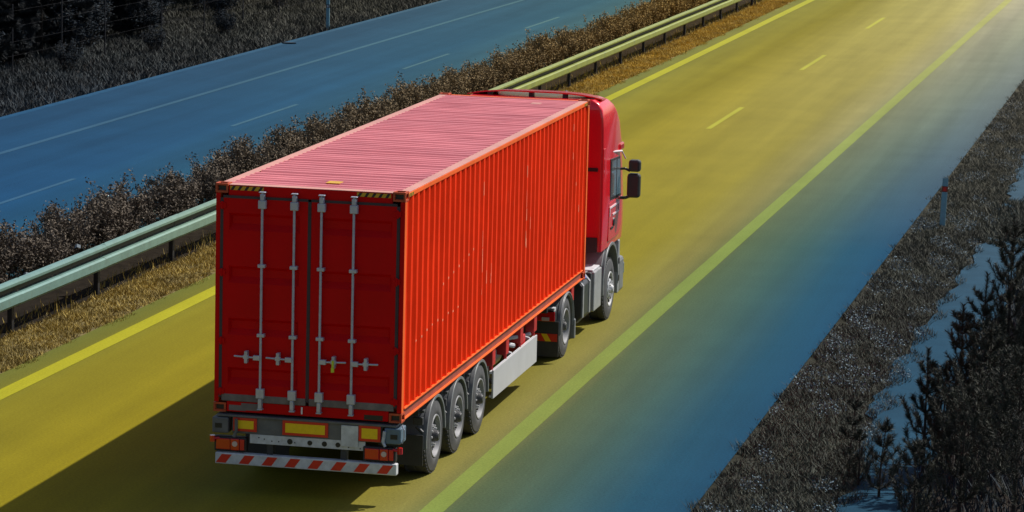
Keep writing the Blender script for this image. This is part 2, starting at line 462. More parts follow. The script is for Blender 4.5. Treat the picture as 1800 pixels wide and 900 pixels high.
def weed_mask(x, y):
    return verge_mask(x, y) & ((np.sin(x * 4.3 + np.sin(y * 1.3) * 2) * np.sin(y * 2.1 + x * 3 + np.sin(y * .6) * 3)) > .35 + .25 * np.sin(y * .45))
def specks(n, x0, x1, y0, y1, mask, z0, z1, size, ypow=1.3):
    ys = y0 + (y1 - y0) * rs.rand(n) ** ypow; xs = x0 + (x1 - x0) * rs.rand(n)
    k = mask(xs, ys); xs, ys = xs[k], ys[k]
    c = np.stack([xs + RA * ys, ys, z0 + (z1 - z0) * rs.rand(len(xs))], 1)
    return leaf_cloud(c, size, rs)
v_, t_ = specks(60000, 4.85, 6.6, -3, 70, weed_mask, .03, .16, .015)
tag(np_mesh('pale_weeds', v_, t_, M['grass_pale']), 'pale bluish seed heads speckled in patches over the right verge', 'weeds', kind='stuff')
grass('slope_grass', 'dark rough grass beneath the pines right of the path', M['grass_far'],
      blades(150000, 7.1, 13, -6, 110, .06, .32, .014, .9, mask=lambda x, y: x > 7.3 + 0.18 * np.sin(y * 1.9) * np.sin(y * .8) + 0.9 * np.clip((y - 24) / 14, 0, 1)))
grass('path_clump_grass', 'dark grass clump growing across the bare path beyond the tallest pine', M['grass_verge'],
      blades(14000, 6.1, 7.5, 25.5, 33, .05, .18, .011, 1.2, mask=lambda x, y: ((x - 6.8) / .75) ** 2 + ((y - 29.3) / 3.3) ** 2 < 1 + .5 * np.sin(y * 6 + x * 9), z=-.02))
grass('far_verge_grass', 'dark rough grass verge beyond the opposite carriageway', M['grass_far'],
      blades(240000, -32, -19.65, 34, 105, .05, .24, .018, 1.4))
grass('far_pale_weeds', 'pale weeds dotted over the far verge by the wire fence', M['grass_pale'],
      blades(40000, -28, -19.8, 34, 110, .06, .18, .014, 1.0,
             mask=lambda x, y: (np.sin(x * 2.3 + np.sin(y * .9) * 2) * np.sin(y * 1.1 + x * 2)) > 0.86))

# ------------------------------------------------------------------ leafy geometry
def tube_np(p, q, r0, r1, n=5):
    p, q = np.array(p, float), np.array(q, float); d = q - p; d /= np.linalg.norm(d) + 1e-9
    u = np.cross(d, (0.3, 0.9, 0.2)); u /= np.linalg.norm(u) + 1e-9; w = np.cross(d, u)
    an = np.arange(n) * 2 * PI / n
    ring = np.cos(an)[:, None] * u + np.sin(an)[:, None] * w
    v = np.concatenate([p + ring * r0, q + ring * r1])
    t = []
    for i in range(n):
        j = (i + 1) % n; t += [(i, j, n + j), (i, n + j, n + i)]
    return v, np.array(t)
class Soup:
    def __init__(s): s.v = []; s.t = []; s.n = 0
    def add(s, v, t): s.v.append(v); s.t.append(t + s.n); s.n += len(v)
    def get(s): return np.concatenate(s.v), np.concatenate(s.t)

def make_bush(seed, h):
    r = np.random.RandomState(seed)
    st, lf = Soup(), []
    for i in range(30):
        a = r.rand() * 2 * PI; sp = r.rand() ** .7 * .42
        p0 = np.array([math.cos(a) * .07, math.sin(a) * .15, -.05])
        hh = h * (0.62 + .5 * r.rand()) * (1 - .35 * sp)
        p1 = np.array([math.cos(a) * sp * .75, math.sin(a) * sp * 1.0, hh * .5])
        p2 = np.array([math.cos(a) * sp * 1.15 + r.normal() * .05, math.sin(a) * sp * 1.65 + r.normal() * .06, hh])
        st.add(*tube_np(p0, p1, .012, .008, 4)); st.add(*tube_np(p1, p2, .008, .003, 4))
        for k in range(7):
            t = r.rand(); c = p1 * (1 - t) + p2 * t
            d = r.normal(size=3) * .11 + np.array([0, 0, .09]); e = c + d
            st.add(*tube_np(c, e, .004, .002, 3))
            m = 18
            lf.append(c + (e - c) * r.rand(m, 1) * 1.15 + r.normal(size=(m, 3)) * .035)
        m = 16; t = r.rand(m, 1)
        lf.append(p0 * (1 - t) + p1 * t + r.normal(size=(m, 3)) * .07)
        m = 32; t = .3 + .75 * r.rand(m, 1)
        lf.append(p1 * (1 - t) + p2 * t + r.normal(size=(m, 3)) * .04)
    return st.get(), leaf_cloud(np.concatenate(lf), .028, r)
bush_protos = []
for s_ in range(6):
    (sv, stt), (lv, lt) = make_bush(20 + s_, 1.12 + .08 * (s_ % 3))
    root = empty('hedge_bush', (0, 0, 0))
    np_mesh('stem', sv, stt, M['twig'], root)
    np_mesh('foliage', lv, lt, M['leaf_hedge'], root)
    bush_protos.append(root)
used = set()
y = 8.5; i = 0
HD = []
while y < 92:
    HD.append(y); y += rnd.uniform(.78, 1.06)
for i, y in enumerate(HD):
    q = i % 6
    if q not in used: o = bush_protos[q]; used.add(q)
    else: o = copy_tree(bush_protos[q])
    o.location = RD(-9.02 + rnd.uniform(-.10, .10), y, -.03)
    o.rotation_euler = (0, 0, rnd.choice((0, PI)) + rnd.uniform(-.25, .25))
    s_ = rnd.uniform(.84, 1.06)
    if 26.5 < y < 29 or 21.5 < y < 22.8: s_ *= .86
    if 35 < y < 36.5 or 24.8 < y < 26: s_ *= 1.12
    o.scale = (s_, s_ * 1.05, s_)
    tag(o, 'brown leafy bush in the continuous median hedge behind the guardrail', 'bush', 'bushes of the median hedge')

# ------------------------------------------------------------------ pines
def make_pine(seed, h, spread, needle_len=.06, dens=1.0, whorl=.36, up=.9, start=.12):
    """young pine: straight stem, whorls of up-curving branches, candle-like tufts of needles"""
    r = np.random.RandomState(seed)
    tr = Soup(); nd = []
    top = np.array([r.normal() * .04, r.normal() * .04, h])
    segs = 6; prev = np.zeros(3); prev[2] = -.1
    def stem(z):
        t = z / h; return np.array([top[0] * t * t, top[1] * t * t, z])
    for i in range(segs):
        a, b = h * i / segs, h * (i + 1) / segs
        rr = lambda z: max(.006, (.010 + .012 * h) * (1 - z / h))
        tr.add(*tube_np(stem(a) if i else prev, stem(b), rr(a), rr(b), 6))
    def needles(p, q, n, L):
        t = r.rand(n, 1); c = p + (q - p) * t
        d = (q - p) / (np.linalg.norm(q - p) + 1e-9)
        o = r.normal(size=(n, 3)); o -= d * (o @ d)[:, None]; o /= np.linalg.norm(o, axis=1)[:, None]
        dr = d * .75 + o * .8; dr /= np.linalg.norm(dr, axis=1)[:, None]
        L_ = L * (.6 + .6 * r.rand(n, 1))
        sd = np.cross(dr, r.normal(size=(n, 3))); sd /= np.linalg.norm(sd, axis=1)[:, None]
        wd = L_ * .055
        nd.append(np.stack([c - sd * wd, c + sd * wd, c + dr * L_], 1))
    needles(stem(h * .86), stem(h), int(130 * dens), needle_len * 1.1)
    z = h * start
    while z < h * .93:
        t = 1 - z / h
        L = spread * (t ** .75) * (0.75 + .4 * r.rand()) + .06
        nb = r.randint(4, 7); a0 = r.rand() * 6.28
        for j in range(nb):
            a = a0 + 6.28 * j / nb + r.normal() * .2
            p0 = stem(z); l = L * (.7 + .5 * r.rand())
            dx = np.array([math.cos(a), math.sin(a), 0])
            p1 = p0 + dx * l * .55 + np.array([0, 0, l * .18 * up])
            p2 = p0 + dx * l + np.array([0, 0, l * (.35 + .45 * t + .2 * r.rand()) * up])
            tr.add(*tube_np(p0, p1, .008, .005, 4)); tr.add(*tube_np(p1, p2, .005, .003, 3))
            needles(p0 + (p1 - p0) * .35, p1, int(70 * dens * l / .5), needle_len)
            needles(p1, p2, int(130 * dens * l / .5), needle_len)
            for k in range(3):
                tt = .35 + .6 * r.rand(); c = p0 + (p1 - p0) * min(1, tt * 1.4) if tt < .6 else p1 + (p2 - p1) * (tt - .6) * 2
                e = c + (dx * .5 + r.normal(size=3) * .5 + np.array([0, 0, .9 * up])) * l * .3
                tr.add(*tube_np(c, e, .004, .002, 3)); needles(c, e, int(70 * dens * l / .5), needle_len)
        z += whorl * (0.75 + .5 * r.rand()) * (.55 + .6 * t)
    nv = np.concatenate(nd).reshape(-1, 3)
    return tr.get(), (nv, np.arange(len(nv)).reshape(-1, 3))

def pine(name, loc, seed, h, spread, label, cat, group, m, **kw):
    (tv, tt), (nv, nt_) = make_pine(seed, h, spread, **kw)
    root = empty(name, loc)
    np_mesh('trunk', tv, tt, M['bark'], root)
    np_mesh('crown', nv, nt_, m, root)
    return tag(root, label, cat, group)

# (road x, y, height, spread, seed, label)
PN_ = [
 (6.42, 3.6, 1.05, .16, 1, 'thin dark pine sapling on the verge left of the bare path, leftmost of the saplings'),
 (6.62, 3.0, .78, .22, 2, 'smallest pine sapling standing on the bare path beside the thin leftmost sapling'),
 (6.95, 2.4, 1.05, .26, 3, 'short upright pine sapling on the path between the smallest sapling and the forked one'),
 (7.30, 3.9, 1.62, .42, 4, 'young pine with a tall single candle and one spread side branch at the path edge'),
 (7.55, 4.6, 1.45, .40, 5, 'bushy young pine right behind the one with the tall candle'),
 (7.75, 5.4, 2.15, .50, 6, 'brown tipped young pine leaning over the wide part of the bare path'),
 (8.05, 6.8, 2.55, .62, 7, 'tall young pine with a dark straight stem right of the brown tipped pine'),
 (8.55, 9.0, 3.15, .70, 8, 'tallest dark pine at the right edge of the picture, near the path bend'),
 (8.35, 3.4, 2.3, .75, 9, 'dense dark pine low in the bottom right corner'),
 (8.05, 1.6, 1.7, .65, 10, 'dense low pine at the bottom edge right of the path'),
 (8.95, 5.8, 3.1, .85, 11, 'broad dark pine filling the right edge above the corner'),
 (8.75, 1.2, 2.3, .85, 12, 'broad dark pine cut off by the bottom right corner'),
 (7.55, .9, 1.05, .45, 13, 'low bushy pine at the bottom edge beside the path'),
 (8.60, 16.5, 2.5, .62, 14, 'dark pine behind the tallest one, beside the upper path'),
 (8.95, 12.5, 3.0, .80, 15, 'dark bushy pine in the row beyond the tallest one'),
]
PN = [list(a) for a in PN_]
for k_, v_ in {3: (7.36, 4.0, 1.72, .34), 5: (7.80, 4.1, 2.32, .45), 6: (8.0, 4.4, 2.72, .50), 7: (8.36, 4.6, 3.50, .62), 8: (8.25, 3.0, 2.3, .7), 10: (8.85, 5.2, 3.5, .8)}.items():
    PN[k_][:4] = v_
for i, (rx, y, h, sp, sd, lb) in enumerate(PN):
    pine('pine_tree', RD(rx, y, -.05), sd, h, sp, lb, 'pine tree', 'young pines right of the path', M['needle'] if i not in (5,) else M['needle_brown'],
         dens=1.7 if h > 1.4 else 1.3, needle_len=.07, whorl=.30, up=1.7)

# forest edge beyond the opposite carriageway
FT = [(-25.2, 47.5, 0), (-25.6, 52.5, 1), (-25.2, 56.5, 2), (-26.6, 60, 0), (-25.7, 63.5, 1), (-29.5, 66, 2), (-26.9, 67.5, 0), (-28.6, 73, 1), (-31.2, 61, 2), (-33.0, 70, 0), (-30.9, 79, 1), (-35.5, 78, 2),
      (-27.6, 80, 2), (-24.9, 42, 1), (-28.6, 47.5, 0), (-32.2, 53, 1), (-34.5, 62, 2)]
FL = ['dark spruce with low branches at the far left, nearest the fence corner', 'dark spruce behind the first gap in the wire fence', 'dark spruce just behind the fence with its branches sweeping the grass',
      'dark spruce standing back in the shade of the forest edge', 'dark spruce behind the middle of the fence, its trunk showing', 'dark spruce deep in the forest behind the fence middle',
      'dark spruce by the fence left of the open slope', 'dark spruce at the right end of the dark forest edge', 'shaded spruce in the second row of the forest', 'shaded spruce in the last row by the top edge',
      'spruce by the top edge behind the open slope', 'most distant spruce at the top edge', 'lone spruce above the open slope near the far delineator post', 'spruce left of the picture edge by the road',
      'second row spruce at the far left edge', 'shaded spruce filling the top left corner', 'rearmost shaded spruce of the top left corner']
forest = {}
for i, (rx, y, v) in enumerate(FT):
    if v not in forest:
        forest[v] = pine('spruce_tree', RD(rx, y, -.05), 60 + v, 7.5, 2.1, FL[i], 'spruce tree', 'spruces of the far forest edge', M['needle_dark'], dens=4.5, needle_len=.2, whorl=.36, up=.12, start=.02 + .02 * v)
        o = forest[v]
    else:
        o = copy_tree(forest[v]); tag(o, FL[i])
        o.location = RD(rx, y, -.05)
    o.rotation_euler = (0, 0, rnd.uniform(0, 6.28)); s_ = rnd.uniform(.9, 1.2); o.scale = (s_, s_, s_)

SH = [(-24.2, 49, 1.0), (-24.6, 52.5, .8), (-24.0, 56, .9), (-24.9, 59.5, 1.1), (-24.3, 63.5, .8), (-22.4, 51.5, .55), (-22.2, 58.5, .5), (-25.6, 68, 1.0), (-24.4, 72, .8), (-22.3, 66, .5), (-26.4, 76, 1.1), (-24.3, 79, .8)]
SL = ['low dark shrub at the far left fence post', 'low dark shrub behind the second fence post', 'dark shrub between the second and third fence posts', 'large dark shrub behind the third fence post',
      'dark shrub where the dark forest edge ends', 'small shrub in front of the fence at the far left', 'small shrub in front of the fence middle', 'dark shrub on the open slope behind the fence',
      'low shrub behind the fence left of the far delineator', 'small shrub in front of the fence on the open slope', 'dark shrub high on the open slope near the top edge', 'low shrub behind the far delineator post']
sproto = None
for (rx, y, k), lb in zip(SH, SL):
    if sproto is None:
        (sv, stt), (lv, lt) = make_bush(77, 1.5)
        sproto = o = empty('shrub', (0, 0, 0))
        np_mesh('stem', sv * 1.25, stt, M['twig'], o); np_mesh('foliage', lv * 1.25, lt, M['shrub_leaf'], o)
    else: o = copy_tree(sproto)
    o.location = RD(rx, y, -.05); o.scale = (k * 1.5, k, k * .85); o.rotation_euler = (0, 0, rnd.uniform(0, 6.28))
    tag(o, lb, 'shrub', 'shrubs along the far fence')

# ------------------------------------------------------------------ wire fence at the far verge
fx = -23.45
fence = empty('wire_fence', RD(fx, 66, -.05))
tag(fence, 'dark wire fence with thin posts along the far verge in front of the forest', 'fence')
pb = MB().tube((0, 0, 0), (0, 0, 2.1), .024, 7)
fp = None
py = [42.5, 46, 49.7, 53.7, 57.5, 62.9, 67.4, 71.8, 76.2, 80.6, 85, 89.4, 93.8]
for yy in py:
    if fp is None: fp = pb.build('post', M['fence_metal'], fence, local=True); o = fp
    else: o = fp.copy(); col.objects.link(o); o.parent = fence
    o.location = Vector(RD(fx, yy, -.05)) - wpos(fence)
for zz in (.18, .55, .95, 1.4, 1.85):
    MB().path([RD(fx, yy, zz + rnd.uniform(-.01, .01)) for yy in py], .0022, 4).build('wire', M['fence_metal'], fence)

# ------------------------------------------------------------------ guardrail
gx = -7.78
gr = empty('guardrail', RD(gx, 45, 0))
tag(gr, 'steel guardrail with a ribbed beam on posts along the median hedge', 'guardrail')
prof_top = [(-.03, .835), (-.01, .86), (.055, .850), (.076, .815), (.074, .775), (.045, .755), (-.045, .745), (-.052, .75), (-.048, .80)]
prof_low = [(-.045, .632), (.045, .625), (.080, .600), (.082, .470), (.060, .432), (.0, .410), (-.03, .42), (-.052, .50)]
def beam(y0, y1, dz):
    def seg_(out, name, m):
        mb = MB(); k = len(out)
        A = [RD(gx + x, y0, z + dz) for x, z in out]; B = [RD(gx + x, y1, z + dz) for x, z in out]
        mb.add(A + B, [(i, (i + 1) % k, k + (i + 1) % k, k + i) for i in range(k)])
        return mb.build(name, m, gr)
    seg_(prof_top, 'rail_beam', M['rail_zinc']); seg_(prof_low, 'rail_beam', M['rail_zinc'])
    seg_([(-.050, .64), (-.050, .748), (-.056, .748), (-.056, .64)], 'groove_shade', M['rail_post'])  # dark strip that paints the shade of the groove between the ridges
y = -6.0; i = 0
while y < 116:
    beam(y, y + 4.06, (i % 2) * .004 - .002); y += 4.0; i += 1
pp = None; hp = None; y = -5.9
while y < 114:
    mb = MB()
    if pp is None:
        mb.box(-.17, -.09, -.05, .05, -.1, .80)
        pp = mb.build('post', M['rail_post'], gr, local=True); o = pp
        mb = MB().box(-.088, -.055, -.045, .045, .50, .80); hp = mb.build('spacer', M['rail_zinc'], pp, local=True)
        mb = MB().tube((.0, .0, .863), (.0, .0, .895), .014, 6); mb.build('bolt', M['rail_post'], pp, local=True)
    else: o = copy_tree(pp, gr)
    o.location = Vector(RD(gx, y, 0)) - wpos(gr); y += 4.0

# ------------------------------------------------------------------ delineator posts
def delineator(loc, label, band_m, h=.95):
    root = empty('delineator_post', loc)
    pr = [(-.06, -.04), (.06, -.04), (.045, .05), (-.045, .05)]
    MB().prism(pr, 2, -.1, h - .29).build('lower_post', M['post_white'], root, .008, local=True)
    MB().prism([(a * 1.03, b * 1.03) for a, b in pr], 2, h - .29, h - .17).build('coloured_band', band_m, root, local=True)
    mb = MB(); n = 4
    lo = [(a, b, h - .17) for a, b in pr]; hi = [(a, b, h + (.0 if b < 0 else -.05)) for a, b in pr]
    mb.add(lo + hi, [(0, 1, 2, 3), (4, 5, 6, 7)] + [(i, (i + 1) % 4, 4 + (i + 1) % 4, 4 + i) for i in range(4)])
    mb.build('cap', M['post_white'], root, .006, local=True)
    MB().box(-.03, .03, -.0455, -.042, h - .27, h - .19).build('reflector', M['reflector_red'] if band_m is M['post_red'] else M['plate'], root, local=True)
    return tag(root, label, 'delineator', 'delineator posts at the road edge')
d1 = delineator(RD(5.39, 28.3, 0), 'white roadside post with a red band on the right verge', M['post_red'], .98)
d1.rotation_euler = (0, R(1.5), 0)
delineator(RD(-19.8, 70.0, -.03), 'white roadside post with a dark band at the far edge of the opposite carriageway', M['post_black'], 1.06)
# second post of the near verge, further along outside the picture is left out
db = MB(); db.prism([(-.22, -.03), (-.08, -.06), (.10, -.045), (.26, 0), (.12, .05), (-.12, .045)], 2, .006, .05)
o = db.build('tyre_scrap', M['debris'], None, .012, local=True); o.location = RD(-19.3, 63.6, 0); o.rotation_euler = (0, 0, .2)
tag(o, 'dark scrap of tyre rubber lying on the edge of the opposite carriageway', 'debris')
LT = [(-8.45, 10.9, .42, 'pale scrap of litter caught low in the hedge at the far left'), (-8.5, 12.3, .50, 'pale scrap of litter caught in the hedge left of centre'),
      (-8.45, 14.6, .66, 'pale scrap of litter caught higher in the hedge near its left part'), (-7.45, 51.5, .02, 'pale scrap of paper on the grass beside the cab roof')]
for rx, y, z, lb in LT:
    mb = MB(); mb.add([(-.05, 0, 0), (.0, -.02, .03), (.06, 0, .01), (.05, .03, .06), (-.01, .01, .08), (-.05, .02, .06)], [(0, 1, 4, 5), (1, 2, 3, 4)])
    mb.add([(-.05, .004, 0), (.0, -.016, .03), (.06, .004, .01), (.05, .034, .06), (-.01, .014, .08), (-.05, .024, .06)], [(5, 4, 1, 0), (4, 3, 2, 1)])
    o = mb.build('litter', M['litter'], None, local=True); o.location = RD(rx, y, z); tag(o, lb, 'litter')

# ------------------------------------------------------------------ the container
CB, CH, CL, HX = 1.0415, 2.896, 12.192, 1.219
CT = CB + CH
box_ = empty('shipping_container', (0, CL / 2, CB))
tag(box_, 'long orange red shipping container with corrugated sides and faded pink roof on the trailer', 'container')
# corner castings with oval holes, inset
def casting(x, y, z):
    bm = bmesh.new(); bmesh.ops.create_cube(bm, size=1)
    bmesh.ops.scale(bm, vec=(.162, .178, .118), verts=bm.verts)
    bmesh.ops.inset_individual(bm, faces=bm.faces[:], thickness=.034, depth=0)
    inner = [f for f in bm.faces if f.calc_area() < .012 and all(abs(abs(c) - h) < 1e-4 or True for c, h in zip(f.calc_center_median(), (1, 1, 1)))]
    inner = [f for f in bm.faces if sum(abs(c) > 1e-4 for c in f.calc_center_median()) == 1]
    r_ = bmesh.ops.extrude_discrete_faces(bm, faces=inner)
    for f in r_['faces']:
        n_ = f.normal.copy(); bmesh.ops.translate(bm, vec=-n_ * .03, verts=f.verts); f.material_index = 1
    me = bpy.data.meshes.new('corner_casting'); bm.to_mesh(me); bm.free()
    me.materials.append(M['casting']); me.materials.append(M['black_paint'])
    o = bpy.data.objects.new('corner_casting', me); col.objects.link(o); o.parent = box_
    o.location = Vector((x, y, z)) - wpos(box_)
    return o
c0 = None
for sx in (-1, 1):
    for yy in (.089 - .012, CL - .089 + .012):
        for zz in (CB + .059 - .004, CT - .059 + .004):
            loc = (sx * (HX - .081 + .004), yy, zz)
            if c0 is None: c0 = casting(*loc)
            else:
                o = c0.copy(); col.objects.link(o); o.parent = box_; o.location = Vector(loc) - wpos(box_)
# corner posts
for sx in (-1, 1):
    for y0, y1, nm in ((.0, .10, 'rear'), (CL - .10, CL, 'front')):
        x0, x1 = sorted((sx * HX, sx * (HX - .06)))
        o = MB().box(x0, x1, y0, y1, CB + .118, CT - .118).build('corner_post', M['paint_edge'], box_, .006)
for sx in (-1, 1):
    a, b = sorted((sx * (HX - .059), sx * (HX - .003)))
    box_obj('post_shade_face', M['paint_rear'], box_, a, b, -.0045, -.0006, CB + .120, CT - .120)  # thin darker plates put the shade of the posts' rear faces into the paint
# side panels, corrugated
def side_panel(sx):
    ya, yb = .10, CL - .10
    n = 41; pitch = (yb - ya) / n
    u = [0, .25, .50, .75]            # outer flat, slope in, inner flat, slope out (fractions of the pitch)
    pts = []
    xo, xi = HX - .008, HX - .050
    for k in range(n):
        a = ya + k * pitch
        pts += [(a, xo), (a + .28 * pitch, xo), (a + .50 * pitch, xi), (a + .78 * pitch, xi)]
    pts.append((yb, xo))
    z0, z1 = CB + .155, CT - .075
    vs = []
    zs = [z0 + (z1 - z0) * t for t in (0, .2, .4, .6, .8, 1)]
    rr = random.Random(5)
    for (yy, xx) in pts:
        for z in zs:
            dx = 0 if z in (z0, z1) else rr.uniform(-.0035, .0035)
            vs.append((sx * (xx + dx), yy + dx, z))
    m = len(zs); fs = []
    for i in range(len(pts) - 1):
        for j in range(m - 1): fs.append((i * m + j, (i + 1) * m + j, (i + 1) * m + j + 1, i * m + j + 1))
    mb = MB().add(vs, fs)
    o = mb.build('side_panel', M['paint_side'], box_)
    return pitch
pitch = side_panel(1); side_panel(-1)
for sx in (-1, 1):
    x0, x1 = sorted((sx * (HX - .062), sx * (HX - .002)))
    MB().box(x0, x1, .178, CL - .178, CT - .078, CT - .022).build('top_rail', M['paint_edge'], box_, .004)
    # chalky upper face of the roof edge
    x0, x1 = sorted((sx * (HX - .13), sx * (HX - .006)))
    MB().box(x0, x1, .17, CL - .17, CT - .0215, CT - .012).build('roof_edge_rail', M['paint_roof_rail'], box_, .003)
    # bottom side rail, a channel: web set back between two lips
    x0, x1 = sorted((sx * (HX - .060), sx * (HX - .034)))
    rb = MB().box(x0, x1, .178, CL - .178, CB + .012, CB + .150).build('bottom_rail', M['web'], box_)
    for z0, z1, w in ((CB + .138, CB + .157, .002), (CB + .004, CB + .022, .000)):
        x0, x1 = sorted((sx * (HX - .0335), sx * (HX - w)))
        MB().box(x0, x1, .17, CL - .17, z0, z1).build('lip', M['paint_edge'], rb, .003)
# roof, corrugated across
mb = MB(); n = 0
seg = []; yy = .14; k = 0
while yy < CL - .36:
    w_ = .205
    seg += [(yy, CT - .036), (yy + w_ * .30, CT - .036), (yy + w_ * .45, CT - .010), (yy + w_ * .80, CT - .010), (yy + w_ * .97, CT - .036)]
    yy += w_; k += 1
    if k % 6 == 0: yy += .10
seg.append((CL - .12, CT - .036))
xs = [-(HX - .12), -.6, 0, .6, HX - .12]
rr = random.Random(11)
vs = [(x, y, z + (0 if abs(x) > 1 else rr.uniform(-.003, .003))) for (y, z) in seg for x in xs]
m = len(xs)
fs = [(i * m + j, i * m + j + 1, (i + 1) * m + j + 1, (i + 1) * m + j) for i in range(len(seg) - 1) for j in range(m - 1)]
mb.add(vs, fs); mb.build('roof_panel', M['paint_roof'], box_)
box_obj('roof_placard', M['hazard_yellow'], box_, .03, .21, .60, .80, CT - .012, CT - .006)
box_obj('roof_placard', M['paint_roof_rail'], box_, .45, .60, 11.2, 11.4, CT - .012, CT - .006)
# front wall, floor
box_obj('front_wall', M['paint_rear'], box_, -HX + .06, HX - .06, CL - .06, CL - .03, CB + .12, CT - .1)
fr = box_obj('front_header', M['paint_edge'], box_, -HX + .17, HX - .17, CL - .08, CL - .002, CT - .10, CT - .020, .004)
box_obj('front_sill', M['paint_edge'], box_, -HX + .17, HX - .17, CL - .1, CL - .002, CB + .002, CB + .12, .004)
box_obj('floor', M['web'], box_, -HX + .06, HX - .06, .10, CL - .1, CB + .13, CB + .16)
for k in range(30):
    y0 = .35 + k * .4
    box_obj('cross_member', M['web'], box_, -HX + .061, HX - .061, y0, y0 + .045, CB + .012, CB + .13)
# rear header, sill
hd = MB().box(-HX + .166, HX - .166, -.004, .09, CT - .145, CT - .014).build('rear_header', M['paint_rear'], box_, .004)
MB().box(-HX + .166, HX - .166, -.0035, .16, CT - .0135, CT - .008).build('header_top', M['paint_roof_rail'], hd)
sl = MB().box(-HX + .166, HX - .166, -.004, .12, CB + .004, CB + .135).build('rear_sill', M['paint_rear'], box_, .004)
MB().box(-.86, -.62, -.0075, -.0045, CB + .03, CB + .12).box(-1.02, -.80, -.006, -.0045, CB + .02, CB + .09).build('scraped_patch', M['gasket_low'], sl)
MB().box(.74, .98, -.0075, -.0045, CB + .012, CB + .075).build('forklift_notch', M['black_paint'], sl)
# hazard stripes
def hazard(x0, x1, z0, z1, y, axis=1):
    base_ = MB()
    if axis == 1: base_.box(x0, x1, y - .0015, y + .002, z0, z1)
    else: base_.box(y - .002, y + .0015, x0, x1, z0, z1)
    h = base_.build('hazard_strip', M['hazard_yellow'], box_)
    s = MB(); w = (z1 - z0); step = w * 1.75; a = x0 + .004
    d = w * .62
    while a + d + w * .72 <= x1 + .02:
        q = [(a, z0), (min(a + w * .72, x1), z0), (min(a + w * .72 + d, x1), z1), (min(a + d, x1), z1)]
        if axis == 1: s.prism(q, 1, y - .003, y - .0016)
        else: s.prism(q, 0, y + .0016, y + .003)
        a += step
    s.build('black_stripe', M['black_paint'], h)
hazard(-1.035, -.60, CT - .075, CT - .024, -.0065)
hazard(.60, 1.035, CT - .075, CT - .024, -.0065)
hazard(.185, .42, CT - .076, CT - .03, HX + .0005, 0)
hazard(CL - .42, CL - .185, CT - .076, CT - .03, HX + .0005, 0)
